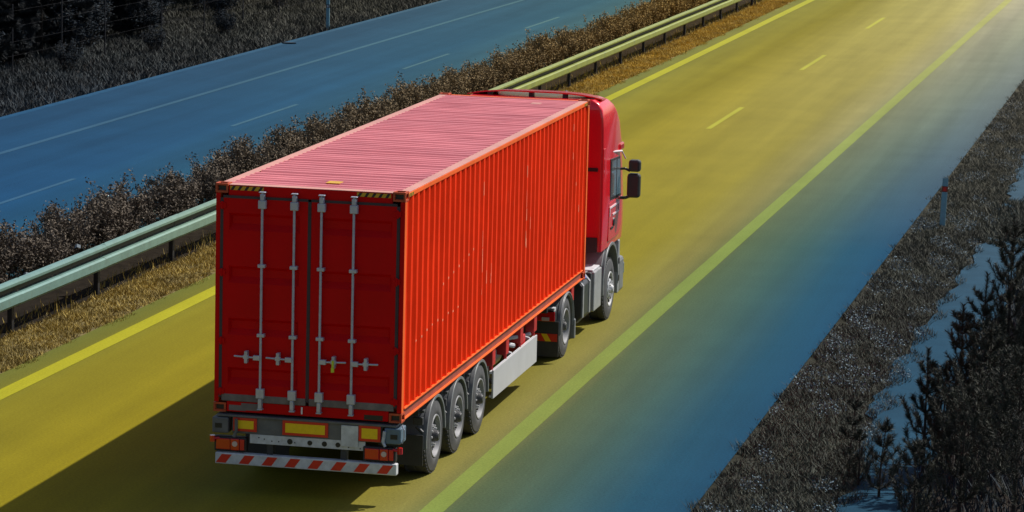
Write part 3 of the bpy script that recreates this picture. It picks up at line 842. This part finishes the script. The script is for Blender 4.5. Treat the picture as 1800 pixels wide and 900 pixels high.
# rear doors
DZ0, DZ1 = CB + .185, CT - .175
def door(x0, x1, rods, sgn, r0, r1):
    d = empty('door', (0, 0, 0)); d.parent = box_; d.location = Vector(((x0 + x1) / 2, 0, DZ0)) - wpos(box_)
    yo, yi = -.012, .042
    rows = [3.575, 2.905, 2.245, 1.615]
    vs, fs = [], []
    def quad(a, b, c, e):
        k = len(vs); vs.extend([a, b, c, e]); fs.append((k, k + 1, k + 2, k + 3))
    zc = DZ1
    quad((x0, yo, DZ0), (r0, yo, DZ0), (r0, yo, DZ1), (x0, yo, DZ1))
    quad((r1, yo, DZ0), (x1, yo, DZ0), (x1, yo, DZ1), (r1, yo, DZ1))
    for t in rows:
        b = t - .215
        quad((r0, yo, t), (r1, yo, t), (r1, yo, zc), (r0, yo, zc))
        i0, i1, it, ib = r0 + .03, r1 - .03, t - .040, b + .080
        quad((i0, yi, ib), (i1, yi, ib), (i1, yi, it), (i0, yi, it))
        quad((r0, yo, t), (i0, yi, it), (i1, yi, it), (r1, yo, t))
        quad((r0, yo, b), (r1, yo, b), (i1, yi, ib), (i0, yi, ib))
        quad((r0, yo, b), (i0, yi, ib), (i0, yi, it), (r0, yo, t))
        quad((r1, yo, b), (r1, yo, t), (i1, yi, it), (i1, yi, ib))
        zc = b
    quad((r0, yo, DZ0), (r1, yo, DZ0), (r1, yo, zc), (r0, yo, zc))
    bx = MB().box(x0, x1, .05, .07, DZ0, DZ1)
    mb = MB(); mb.add(vs, fs); mb.v += bx.v; n0 = len(vs); mb.f += [tuple(i + n0 for i in f) for f in bx.f]
    mb.build('door_panel', M['paint_rear'], d)
    # seals all round
    MB().box(x0 - .002, x1 + .002, -.018, .03, DZ1, DZ1 + .032).box(x0 - .038 if sgn < 0 else x0 - .002, x0, -.016, .03, DZ0, DZ1) \
        .box(x1, x1 + (.040 if sgn < 0 else .038), -.016, .03, DZ0, DZ1).build('gasket', M['gasket'], d)
    MB().box(x0, x1, -.019, .03, DZ0 - .045, DZ0 + .045).build('lower_gasket', M['gasket_low'], d, .006)
    for rx in rods:
        MB().tube((rx, -.060, CB + .07), (rx, -.060, CT - .075), .0165, 10).build('lock_rod', M['galv'], d, smooth=True)
        k = MB()
        k.box(rx - .05, rx + .05, -.085, -.018, CT - .285, CT - .18)                 # top guide block
        k.box(rx - .042, rx + .042, -.085, -.006, CT - .088, CT - .072).box(rx - .028, rx + .028, -.08, -.006, CT - .18, CT - .10)
        k.build('cam_bracket', M['galv'], d, .008)
        k = MB().box(rx - .052, rx + .052, -.085, -.018, CB + .205, CB + .33).box(rx - .035, rx + .035, -.08, -.006, CB + .055, CB + .075).box(rx - .024, rx + .024, -.08, -.006, CB + .075, CB + .20)
        k.build('cam_bracket', M['galv'], d, .008)
        for gz in (2.93, 2.05):
            MB().box(rx - .048, rx + .048, -.082, -.011, gz - .022, gz + .022).build('rod_guide', M['galv'], d, .006)
        # handle
        e = rx + sgn * .345
        hz = 1.765
        MB().box(min(rx, rx + sgn * .09), max(rx, rx + sgn * .09), -.095, -.045, hz - .032, hz + .03).tube((rx + sgn * .08, -.075, hz), (e, -.065, hz + .006), .013, 8) \
            .build('handle', M['galv'], d, .005)
        cx = rx + sgn * .185
        MB().box(cx - .02, cx + .02, -.094, -.011, hz - .075, hz + .078).box(cx - .034, cx + .034, -.092, -.05, hz - .02, hz + .03).build('handle_catch', M['galv'], d, .005)
        if sgn > 0 and rx < .3:
            MB().tube((cx, -.105, hz + .03), (cx, -.105, hz - .10), .014, 8).tube((cx, -.11, hz - .06), (cx, -.11, hz - .115), .022, 8).build('security_seal', M['seal'], d)
    hx_ = x0 if sgn < 0 else x1
    for hz in (CB + .26, 1.95, 2.82, CT - .27):
        a, b = sorted((hx_ - sgn * .035, hx_ + sgn * .055))
        MB().box(a, b, -.030, -.004, hz - .035, hz + .035).tube((hx_ + sgn * .012, -.03, hz - .05), (hx_ + sgn * .012, -.03, hz + .05), .014, 8).build('hinge', M['paint_rear'], d, .004)
    return d
door(-1.118, -.022, (-.600, -.185), -1, -1.04, -.13)
door(.022, 1.118, (.165, .580), 1, .14, 1.06)
box_obj('dangling_tag', M['tag'], box_, -.075, -.055, -.02, -.016, CB + .03, CB + .12)
# pale scrapes on the outer ribs of the right side: two near-vertical groups and a diagonal row
sc_ = MB(); rr = random.Random(9)
def scrape(y, z, h, w):
    k = int((y - .10) / pitch); y0 = .10 + k * pitch + rr.uniform(.0, .03)
    sc_.prism([(y0, z), (y0 + w, z + rr.uniform(0, .02)), (y0 + w * .8, z + h), (y0 + w * .15, z + h * .93)], 0, HX - .0075, HX - .0055)
for i in range(9): scrape(4.55 + rr.uniform(-.3, .3) + i * .05, 1.95 + rr.uniform(0, 1.5), rr.uniform(.06, .30), rr.uniform(.015, .035))
for i in range(7): scrape(7.4 + rr.uniform(-.5, .6), 2.0 + rr.uniform(0, 1.35), rr.uniform(.08, .32), rr.uniform(.015, .035))
for i in range(7): scrape(2.2 + i * pitch, 2.45 + i * .035, .035, .055)
for i in range(9): scrape(.8 + i * pitch, 1.95 + i * .01 + rr.uniform(-.03, .03), .03, .055)
for i in range(4): scrape(11.6 - i * .2, 2.2 + i * .45, .12, .03)
sc_.build('scrape_marks', M['scuff'], box_)

# ------------------------------------------------------------------ wheels
def make_wheel(parent, loc, sx, R_=.52, w=.37, rim_r=.295, bright=False, dish=.13, front=False):
    """wheel centred on its outer side at loc; sx = which way is outward"""
    wq = empty('wheel', (0, 0, 0)); wq.parent = parent; wq.location = Vector(loc) - wpos(parent)
    hw = w
    prof = [(0 - .012, rim_r), (.0, rim_r + .02), (.004, rim_r + .06), (-.004, R_ - .10), (-.02, R_ - .03), (-.045, R_ - .008), (-.07, R_), (-hw * .5 + .012, R_), (-hw * .5, R_ - .012), (-hw * .5 - .012, R_), (-hw + .07, R_),
            (-hw + .02, R_ - .03), (-hw, R_ - .12), (-hw + .012, rim_r)]
    t = MB().lathe_x(prof, (0, 0, 0), 44, sx)
    t.build('tyre', M['tyre'], wq, smooth=True, local=True, angle=30)
    # tread blocks give the rim of the tyre its broken edge
    tb = MB()
    for i in range(44):
        a = 2 * PI * i / 44
        for (xa, xb) in ((-.075, -.03), (-hw + .03, -hw + .075)):
            c, s = math.cos(a), math.sin(a); c2, s2 = math.cos(a + .075), math.sin(a + .075)
            r0, r1 = R_ - .03, R_ + .004
            vs = [(sx * xx, r * cc, r * ss) for xx in (xa, xb) for (cc, ss) in ((c, s), (c2, s2)) for r in (r0, r1)]
            tb.add(vs, [(0, 1, 3, 2), (4, 6, 7, 5), (1, 5, 7, 3), (0, 2, 6, 4), (0, 4, 5, 1), (2, 3, 7, 6)])
    tag(tb.build('tread', M['tyre'], wq, local=True), kind='stuff')
    mr = M['rim_bright'] if bright else M['rim']
    if dish > 0:
        rp = [(-.014, rim_r + .002), (.004, rim_r - .004), (.002, rim_r - .022), (-.03, rim_r - .035), (-dish, rim_r - .05), (-dish - .01, rim_r - .075), (-dish * .75, .165), (-dish * .55, .15), (-dish * .55, .0)]
    else:
        rp = [(-.014, rim_r + .002), (.004, rim_r - .004), (.002, rim_r - .022), (-.05, rim_r - .035), (-.04, rim_r - .10), (-.005, .165), (.0, .15), (.0, .0)]
    MB().lathe_x(rp, (0, 0, 0), 40, sx).build('rim', mr, wq, smooth=True, local=True, angle=40)
    hh = MB()
    for i in range(10):
        a = 2 * PI * (i + .5) / 10; rr_ = .205
        xx = (-dish * .70 if dish > 0 else -.018)
        hh.tube((sx * (xx - .02), rr_ * math.cos(a), rr_ * math.sin(a)), (sx * (xx + .012), rr_ * math.cos(a), rr_ * math.sin(a)), .027, 10)
    tag(hh.build('hand_holes', M['black_paint'], wq, local=True), kind='stuff')
    x0 = -dish * .55 if dish > 0 else .0
    hb = .08 if dish > 0 else .045
    MB().tube((sx * x0, 0, 0), (sx * (x0 + hb), 0, 0), .085, 18, .07).tube((sx * (x0 + hb), 0, 0), (sx * (x0 + hb + .015), 0, 0), .06, 14, .05).build('hub_cap', M['rim_bright'] if bright else M['hub_dark'], wq, .005, local=True)
    nn = MB()
    for i in range(10):
        a = 2 * PI * i / 10
        nn.tube((sx * x0, .128 * math.cos(a), .128 * math.sin(a)), (sx * (x0 + .035), .128 * math.cos(a), .128 * math.sin(a)), .014, 6)
    tag(nn.build('wheel_nuts', M['rim_bright'], wq, local=True), kind='stuff')
    return wq

def wheel_copy(src, parent, loc, flip=False):
    o = copy_tree(src, parent); o.location = Vector(loc) - wpos(parent)
    if flip: o.rotation_euler = (0, 0, PI)
    return o

# ------------------------------------------------------------------ the trailer
tr = empty('container_trailer', (0, 5.0, 0))
tag(tr, 'grey three axle container trailer with white side guards and yellow rear marker plates', 'trailer')
for sx in (-1, 1):
    a, b = sorted((sx * .42, sx * .54))
    MB().prism([(.25, .70), (8.6, .70), (9.3, .86), (12.1, .86), (12.1, 1.0), (.25, 1.0)], 0, a, b).build('chassis_beam', M['chassis_red'], tr, .006)
for yy in (.4, 1.3, 2.6, 3.9, 5.4, 6.3, 7.3, 8.3, 9.6, 11.2):
    box_obj('crossbeam', M['chassis_red'] if 4 < yy < 9 else M['chassis_dark'], tr, -1.12, 1.12, yy, yy + .12, .87, 1.035, .006)
for yy in (5.44, 8.34, 11.25, 6.35, 7.35):
    for sx in (-1, 1):
        MB().box(sx * 1.13 - .07, sx * 1.13 + .07, yy - .06, yy + .14, .80, 1.03).tube((sx * 1.16, yy + .04, .72), (sx * 1.16, yy + .04, .82), .03, 8).build('twist_lock', M['chassis_red'], tr, .012)
AX = [1.95, 3.26, 4.58]
w0 = None
for yy in AX:
    MB().tube((-.98, yy, .49), (.98, yy, .49), .07, 12).build('axle', M['chassis_dark'], tr, smooth=True)
    for sx in (-1, 1):
        loc = (sx * 1.205, yy, .49)
        if w0 is None: w0 = make_wheel(tr, (-1.205, yy, .49), -1, R_=.49, rim_r=.285, dish=.085); w0s = w0
        else: wheel_copy(w0, tr, loc, flip=sx > 0)
        # quarter mudguard: band over the wheel with a rolled outer lip
        a, b = sorted((sx * .78, sx * 1.205))
        f = MB().arc_band((yy, .49), .530, .543, a, b, R(2), R(186), 22).build('mudguard', M['fender'], tr, smooth=True, angle=50)
        a, b = sorted((sx * 1.150, sx * 1.213))
        MB().arc_band((yy, .49), .508, .549, a, b, R(0), R(188), 24).build('lip', M['fender'], f, .006, smooth=True, angle=50)
        MB().tube((sx * .55, yy + .1, .93), (sx * 1.0, yy + .05, 1.02), .02, 8).build('stay', M['chassis_dark'], f)
        MB().box(min(sx * 1.04, sx * 1.17), max(sx * 1.04, sx * 1.17), yy - .60, yy - .54, .74, .84).box(min(sx * 1.06, sx * 1.18), max(sx * 1.06, sx * 1.18), yy - .58, yy - .48, .90, .935) \
            .tube((sx * 1.08, yy - .58, .72), (sx * 1.17, yy - .58, .64), .025, 8).build('bracket', M['hub_dark'], f, .006)
for yy in (1.30,):
    for sx in (-1, 1):
        a, b = sorted((sx * .60, sx * 1.19))
        MB().box(a, b, yy, yy + .015, .22, .62).build('spray_flap', M['chassis_dark'], tr)
# side guards
for sx in (-1, 1):
    a, b = sorted((sx * 1.205, sx * 1.232))
    g = MB().box(a, b, 5.33, 8.36, .345, .755).build('side_guard', M['skirt'], tr, .006)
    a2, b2 = sorted((sx * 1.17, sx * 1.2045))
    MB().box(a2, b2, 5.33, 8.36, .70, .735).box(a2, b2, 5.33, 8.36, .36, .39).build('stiffener', M['plate'], g)
    for yb_ in (5.5, 6.8, 8.1): MB().tube((sx * 1.17, yb_, .73), (sx * .55, yb_, .88), .03, 8).build('bracket', M['plate'], g)
# air tanks and clutter behind the guard
MB().tube((-.9, 6.0, .62), (.95, 6.0, .62), .14, 18).build('air_tank', M['chassis'], tr, smooth=True)
MB().tube((.75, 6.5, .60), (.75, 7.4, .60), .15, 18).build('air_tank', M['plate'], tr, smooth=True)
MB().box(.86, 1.14, 7.55, 7.95, .62, .84).build('valve_box', M['chassis_red'], tr, .02)
MB().tube((.98, 6.9, .86), (1.14, 7.1, .80), .035, 8).tube((1.0, 7.2, .88), (1.15, 7.3, .90), .03, 8).tube((.9, 8.15, .7), (1.14, 8.3, .78), .03, 8).build('hose', M['plate'], tr)
MB().box(.5, .60, 7.9, 8.02, .1, .85).box(-.6, -.5, 7.9, 8.02, .1, .85).box(.42, .68, 7.86, 8.06, .06, .11).box(-.68, -.42, 7.86, 8.06, .06, .11).build('landing_leg', M['chassis'], tr, .01)
# rear end: upper beam, lamp board, brackets
MB().box(-1.17, 1.17, -.05, .20, .985, 1.012).build('rear_ledge', M['chassis'], tr, .004)
MB().box(-.97, .97, -.020, .06, .775, .983).build('rear_beam', M['chassis'], tr, .006)
for sx in (-1, 1):
    MB().box(sx * 1.12 - .10, sx * 1.12 + .11, -.07, .22, .775, .975).build('corner_block', M['blue_grey'] if sx > 0 else M['chassis'], tr, .014)
    MB().box(sx * 1.14 - .04, sx * 1.14 + .05, -.074, -.0705, .84, .90).build('slot', M['black_paint'], tr)
MB().tube((-.90, -.08, .97), (-.90, -.08, .80), .022, 8).tube((-.90, -.08, .80), (-.93, -.08, .74), .022, 8).build('lock_lever', M['chassis'], tr, smooth=True)
MB().tube((1.03, -.09, .94), (1.01, -.09, .80), .022, 8).tube((1.01, -.09, .80), (1.04, -.09, .745), .02, 8).build('lock_lever', M['galv'], tr, smooth=True)
MB().box(.455, .675, -.040, -.021, .70, .972).build('bare_plate', M['plate'], tr, .004)
lb_ = MB().box(-.74, .76, -.015, .02, .655, .773).build('perforated_plate', M['plate'], tr, .004)
for hx_, r_ in ((-.215, .036), (.045, .032), (.235, .034), (.43 - .02, .032)):
    MB().tube((hx_, -.0175, .71), (hx_, -.010, .71), r_, 18).build('hole', M['black_paint'], lb_)
for hx_, hz in ((-.62, .735), (-.55, .72), (-.45, .70), (-.36, .70), (-.15, .70), (.55, .69), (.70, .68)):
    MB().tube((hx_, -.0175, hz), (hx_, -.010, hz), .009, 8).build('small_hole', M['black_paint'], lb_)
def marker(x0, x1, z0, z1):
    f = MB().box(x0, x1, -.038, -.0205, z0, z1).build('marker_plate', M['reflector_red'], tr, .004)
    MB().box(x0 + .04, x1 - .04, -.0405, -.0385, z0 + .035, z1 - .035).build('yellow_field', M['reflector_yellow'], f)
marker(-.955, -.645, .805, .98); marker(-.31, .285, .795, .985); marker(.68, .965, .785, .985)
for sx in (-1, 1):
    h = MB().box(sx * .97 - .235, sx * .97 + .19, -.03, .08, .53, .725).build('lamp_housing', M['cab_dark'], tr, .02)
    MB().box(sx * .97 - .205, sx * .97 - .02, -.048, -.0305, .56, .70).build('red_lens', M['lens_red'], h, .018)
    MB().box(sx * .97 - .015, sx * .97 + .10, -.052, -.0305, .555, .705).build('red_lens', M['lens_red'], h, .02)
    MB().tube((sx * .97 + .045, -.053, .64), (sx * .97 + .045, -.062, .64), .035, 14).build('reflector', M['lens_clear'], h)
    MB().box(sx * .97 + .105, sx * .97 + .165, -.046, -.0305, .56, .70).build('amber_lens', M['reflector_red'], h, .012)
    MB().tube((sx * 1.13, -.03, .70), (sx * 1.23, -.05, .69), .018, 8).tube((sx * 1.22, -.05, .655), (sx * 1.22, -.05, .735), .035, 10).build('side_marker', M['lens_red'], h)
# underrun bar with its red and white stripes
ub = MB().box(-1.18, 1.18, -.06, .05, .375, .520).build('underrun_bar', M['plate'], tr, .012)
for i in range(8):
    x = -1.17 + i * .30
    q = [(x, .392), (x + .13, .392), (x + .21, .502), (x + .08, .502)]
    MB().prism(q, 1, -.0625, -.0605).build('red_stripe', M['reflector_red'], ub)
for sx in (-1, 1): MB().box(sx * .48 - .04, sx * .48 + .04, .0, .10, .44, .80).build('bar_hanger', M['chassis_dark'], tr, .006)
MB().path([(1.235, -.02, 1.02), (1.265, -.03, .96), (1.268, -.03, .86), (1.24, -.03, .79)], .012, 6).build('hook', M['galv'], tr, smooth=True)

# ------------------------------------------------------------------ the truck
tk = empty('truck', (0, 12.5, 0))
tag(tk, 'red truck with a tall sleeper cab and black mirrors pulling the container trailer', 'truck')
for sx in (-1, 1):
    a, b = sorted((sx * .36, sx * .44))
    box_obj('frame_rail', M['chassis_dark'], tk, a, b, 9.5, 15.2, .62, .85)
MB().prism([(-.5, 10.2), (.5, 10.2), (.45, 11.6), (-.45, 11.6)], 2, .87, .99).build('fifth_wheel', M['chassis_dark'], tk, .01)
# cab: loft of rounded rectangles
def cab_ring(z, hw, yr, yf, rf, rb=.05, n=6):
    pts = []
    for cx, cy, r, a0 in ((hw - rf, yf - rf, rf, 0), (-(hw - rf), yf - rf, rf, 90), (-(hw - rb), yr + rb, rb, 180), (hw - rb, yr + rb, rb, 270)):
        for i in range(n + 1):
            a = R(a0 + 90 * i / n); pts.append((cx + r * math.cos(a), cy + r * math.sin(a), z))
    return pts
LV = [(1.28, 1.235, 13.47, 15.58, .22), (1.50, 1.245, 13.46, 15.62, .22), (2.02, 1.25, 13.46, 15.60, .24), (2.72, 1.24, 13.46, 15.46, .28), (2.95, 1.24, 13.46, 15.40, .30), (3.30, 1.235, 13.46, 15.22, .32),
      (3.50, 1.225, 13.46, 15.00, .34), (3.63, 1.20, 13.465, 14.82, .36), (3.73, 1.14, 13.48, 14.62, .36), (3.79, 1.04, 13.52, 14.40, .30)]
rings = [cab_ring(*a) for a in LV]
n = len(rings[0]); vs = [p for r_ in rings for p in r_]
fs = []
for k in range(len(rings) - 1):
    for i in range(n): j = (i + 1) % n; fs.append((k * n + i, k * n + j, (k + 1) * n + j, (k + 1) * n + i))
fs += [tuple(range(n))[::-1], tuple(range((len(rings) - 1) * n, len(rings) * n))]
MB().add(vs, fs).build('cab_shell', M['cab'], tk, smooth=True, angle=32)
# roof deflector: curved blade above the roof with its trailing edge and stays
mb = MB(); N = 14
def deflector(t):   # t in -1..1 across the cab
    x = 1.14 * t; return x, 3.885 - .09 * abs(t) ** 3.5
A = [deflector(-1 + 2 * i / N) for i in range(N + 1)]
vs = []
for x, z in A: vs += [(x, 13.62 + .10 * (x / 1.19) ** 2, z), (x * .97, 14.35, z - .05), (x * .97, 14.35, z - .07), (x, 13.62 + .10 * (x / 1.19) ** 2, z - .022)]
fs = []
for i in range(N):
    a, b = 4 * i, 4 * i + 4
    for k in range(4): fs.append((a + k, b + k, b + (k + 1) % 4, a + (k + 1) % 4))
fs += [(0, 1, 2, 3), tuple(4 * N + k for k in range(4))]
df = MB().add(vs, fs).build('roof_deflector', M['cab'], tk, smooth=True, angle=40)
for x in (-.75, -.05, .52, .98):
    MB().box(x - .035, x + .035, 13.66, 13.80, 3.75, 3.86 - .06 * abs(x) ** 4).build('stay', M['cab_dark'], df)
# rear wall fittings
box_obj('rear_groove', M['cab_dark'], tk, -1.15, 1.15, 13.435, 13.47, 2.62, 2.68)
box_obj('rear_base', M['cab_dark'], tk, -1.17, 1.17, 13.42, 13.47, 1.28, 1.52)
# side air deflector behind the door
for sx in (-1, 1):
    a, b = sorted((sx * 1.215, sx * 1.243))
    MB().box(a, b, 13.475, 13.62, 1.40, 3.0).build('side_fairing', M['cab'], tk, .01)
    # door with window, handle and stripes
    dr = empty('door', (0, 0, 0)); dr.parent = tk; dr.location = Vector((sx * 1.25, 14.6, 1.4)) - wpos(tk)
    a, b = sorted((sx * 1.242, sx * 1.256))
    MB().prism([(14.02, 1.38), (14.98, 1.38), (15.22, 1.55), (15.22, 2.02), (14.02, 2.02)], 0, a, b).build('door_skin', M['cab'], dr, .006)
    q = [(14.10, 2.06), (15.14, 2.02), (15.06, 2.40), (14.98, 2.72), (14.10, 2.76)]
    a, b = sorted((sx * 1.236, sx * 1.253))
    MB().prism(q, 0, a, b).build('window_frame', M['cab_dark'], dr, .006)
    q2 = [(14.15, 2.11), (14.60, 2.09), (14.60, 2.70), (14.15, 2.71)]; q3 = [(14.67, 2.09), (15.06, 2.075), (14.99, 2.40), (14.92, 2.68), (14.67, 2.70)]
    a, b = sorted((sx * 1.2535, sx * 1.258))
    for q_ in (q2, q3): MB().prism(q_, 0, a, b).build('pane', M['glass'], dr)
    a, b = sorted((sx * 1.2575, sx * 1.268))
    st = MB().box(a, b, 14.06, 14.95, 1.925, 1.955).box(a, b, 14.92, 14.95, 1.80, 1.925).box(a, b, 14.35, 14.95, 1.785, 1.812).box(a, b, 14.06, 14.09, 1.80, 1.925)
    st.build('pale_stripe', M['white_stripe'], dr)
    MB().box(a, b, 14.2, 14.42, 1.56, 1.60).build('handle', M['cab_dark'], dr, .004)
    MB().tube((sx * 1.245, 14.48, 1.66), (sx * 1.272, 14.48, 1.66), .085, 18, .07).build('round_cap', M['cab_dark'], tk, smooth=True)
    # air scoop and marker above the window
    MB().box(min(sx * 1.20, sx * 1.26), max(sx * 1.20, sx * 1.26), 14.95, 15.30, 2.80, 2.93).build('side_lamp', M['lens_red'], tk, .03)
    MB().tube((sx * 1.22, 14.30, 2.86), (sx * 1.27, 15.0, 2.80), .018, 8).tube((sx * 1.27, 15.0, 2.80), (sx * 1.31, 15.15, 2.66), .014, 8).build('rain_gutter', M['white_stripe'], tk)
    # mirrors
    mr = empty('mirror', (0, 0, 0)); mr.parent = tk; mr.location = Vector((sx * 1.48, 15.0, 2.3)) - wpos(tk)
    a, b = sorted((sx * 1.375, sx * 1.60))
    MB().box(a, b, 14.95, 15.12, 2.01, 2.425).build('large_housing', M['mirror'], mr, .05, )
    a, b = sorted((sx * 1.395, sx * 1.60))
    MB().box(a, b, 14.95, 15.10, 2.455, 2.66).build('small_housing', M['mirror'], mr, .045)
    a, b = sorted((sx * 1.40, sx * 1.575))
    MB().box(a, b, 14.938, 14.952, 2.05, 2.39).build('mirror_glass', M['tank_dark'], mr, .004)
    MB().path([(sx * 1.23, 15.02, 2.49), (sx * 1.33, 15.03, 2.50), (sx * 1.42, 15.04, 2.46)], .022, 8).path([(sx * 1.23, 15.02, 2.00), (sx * 1.34, 15.03, 2.00), (sx * 1.44, 15.04, 2.04)], .028, 8).build('arm', M['mirror'], mr, smooth=True)
# windscreen, sun visor, bumper, grille on the front
MB().prism([(15.63, 2.06), (15.645, 2.06), (15.46, 2.78), (15.445, 2.78)], 0, -1.0, 1.0).build('windscreen', M['glass'], tk)
MB().prism([(15.44, 2.84), (15.66, 2.78), (15.67, 2.81), (15.36, 2.94)], 0, -1.12, 1.12).build('sun_visor', M['glass'], tk, .01)
MB().box(-.95, .95, 15.60, 15.66, 1.15, 1.95).build('grille', M['cab_dark'], tk, .02)
bp = MB().box(-1.24, 1.24, 15.25, 15.72, .32, .92).build('bumper', M['fender'], tk, .06)
MB().box(-1.245, -.93, 15.66, 15.735, .60, .80).build('headlight', M['glass'], bp, .02)
MB().box(.93, 1.245, 15.66, 15.735, .60, .80).build('headlight', M['glass'], bp, .02)
for sx in (-1, 1):
    a, b = sorted((sx * .82, sx * 1.245))
    f = MB().arc_band((14.45, .60), .66, .72, a, b, R(-8), R(188), 24).build('front_mudguard', M['fender'], tk, .01, smooth=True, angle=50)
    a, b = sorted((sx * .80, sx * 1.20))
    MB().arc_band((14.45, .62), .735, .80, a, b, R(40), R(150), 14).build('guard_cover', M['silver_box'], f, smooth=True, angle=50)
    MB().box(min(sx * 1.0, sx * 1.245), max(sx * 1.0, sx * 1.245), 15.10, 15.24, .34, 1.26).build('step_panel', M['silver_box'], tk, .02)
    for z in (.55, .85): MB().box(min(sx * 1.20, sx * 1.252), max(sx * 1.20, sx * 1.252), 15.12, 15.22, z, z + .10).build('step', M['cab_dark'], tk)
# wheels: front single with bright hub, rear drive
fw = make_wheel(tk, (1.235, 14.45, .52), 1, R_=.52, w=.32, bright=True, dish=-1)
fw2 = wheel_copy(fw, tk, (-1.235, 14.45, .52), flip=True)
MB().tube((-1.0, 14.45, .52), (1.0, 14.45, .52), .06, 10).build('axle', M['chassis_dark'], tk, smooth=True)
rw = make_wheel(tk, (1.205, 10.75, .49), 1, R_=.49, w=.60, dish=.15, rim_r=.285)
wheel_copy(rw, tk, (-1.205, 10.75, .49), flip=True)
MB().tube((-.9, 10.75, .49), (.9, 10.75, .49), .09, 12).build('axle', M['chassis_dark'], tk, smooth=True)
for sx in (-1, 1):
    a, b = sorted((sx * .62, sx * 1.235))
    f = MB().arc_band((10.75, .48), .53, .552, a, b, R(-4), R(184), 26).build('rear_mudguard', M['fender'], tk, .006, smooth=True, angle=50)
    a, b = sorted((sx * 1.16, sx * 1.222))
    MB().arc_band((10.75, .48), .500, .560, a, b, R(-6), R(186), 26).build('lip', M['fender'], f, .008, smooth=True, angle=50)
    a, b = sorted((sx * 1.16, sx * 1.25))
    MB().box(a, b, 11.27, 11.36, .20, .52).build('front_flap', M['fender'], f, .02)
    # mud flap with the red and yellow band
    a, b = sorted((sx * .66, sx * 1.215))
    fl = MB().box(a, b, 10.12, 10.145, .10, .66).build('mud_flap', M['chassis_dark'], tk, .004)
    MB().box(a + .02, b - .02, 10.112, 10.119, .345, .465).build('red_band', M['reflector_red'], fl)
    s = MB(); x = a + .05
    while x + .20 < b:
        s.prism([(x + .10, .347), (x + .19, .347), (x + .12, .463), (x + .03, .463)], 1, 10.106, 10.1115); x += .20
    s.build('yellow_chevron', M['reflector_yellow'], fl)
    cx = sx * 1.05
    h = MB().box(cx - .15, cx + .15, 9.90, 10.0, .69, .86).build('tail_lamp', M['cab_dark'], tk, .02)
    MB().box(cx - .145, cx + .145, 9.878, 9.899, .70, .85).build('red_lens', M['lens_red'], h, .012)
    MB().box(cx - .06, cx + .06, 9.868, 9.8775, .71, .765).build('clear_lens', M['lens_clear'], h, .006)
    MB().box(cx - .14, cx + .14, 9.86, 9.99, .90, .915).box(cx - .14, cx - .12, 9.86, 9.99, .865, .90).box(cx + .12, cx + .14, 9.86, 9.99, .865, .90).build('lamp_bracket', M['plate'], h)
# fuel tank, straps and side cabinet
for sx in (-1, 1):
    o1, o2 = sx * .62, sx * 1.215
    q = [(sx * .62, .33), (sx * 1.13, .33), (sx * 1.215, .42), (sx * 1.215, .92), (sx * 1.10, 1.05), (sx * .62, 1.05)]
    ft = MB().prism(q, 1, 12.02, 12.78).build('fuel_tank', M['tank_dark'], tk, .02)
    def off(q, d): return [(x + sx * d * (1 if abs(x) > 1 else 0), z + (d if z > .7 else -d) * .8) for x, z in q]
    for ya, yb in ((12.05, 12.13), (12.60, 12.68)):
        MB().prism(off(q, .012), 1, ya, yb).build('strap', M['silver_box'], ft, .004)
    MB().box(min(sx * .62, sx * 1.16), max(sx * .62, sx * 1.16), 12.1, 12.75, 1.062, 1.075).build('tread_plate', M['silver_box'], ft)
    MB().tube((sx * 1.12, 12.30, 1.02), (sx * 1.19, 12.30, 1.07), .06, 14).build('blue_cap', M['blue_mark'], ft)
    cb_ = MB().box(min(sx * .66, sx * 1.235), max(sx * .66, sx * 1.235), 12.98, 13.62, .36, 1.02).build('side_cabinet', M['silver_box'], tk, .02)
    MB().box(min(sx * .70, sx * 1.20), max(sx * .70, sx * 1.20), 13.0, 13.6, 1.02, 1.05).build('step_lid', M['plate'], cb_, .01)
    MB().box(min(sx * .66, sx * 1.20), max(sx * .66, sx * 1.20), 12.83, 12.93, .36, 1.03).build('battery_cover', M['hub_dark'], tk, .02)
MB().box(-.6, .6, 12.3, 13.3, .9, 1.1).build('deck_plate', M['chassis'], tk, .01)
MB().path([(.1, 12.4, 1.5), (.3, 12.8, 1.3), (.25, 13.4, 1.9)], .03, 8).build('air_hose', M['chassis_dark'], tk, smooth=True)
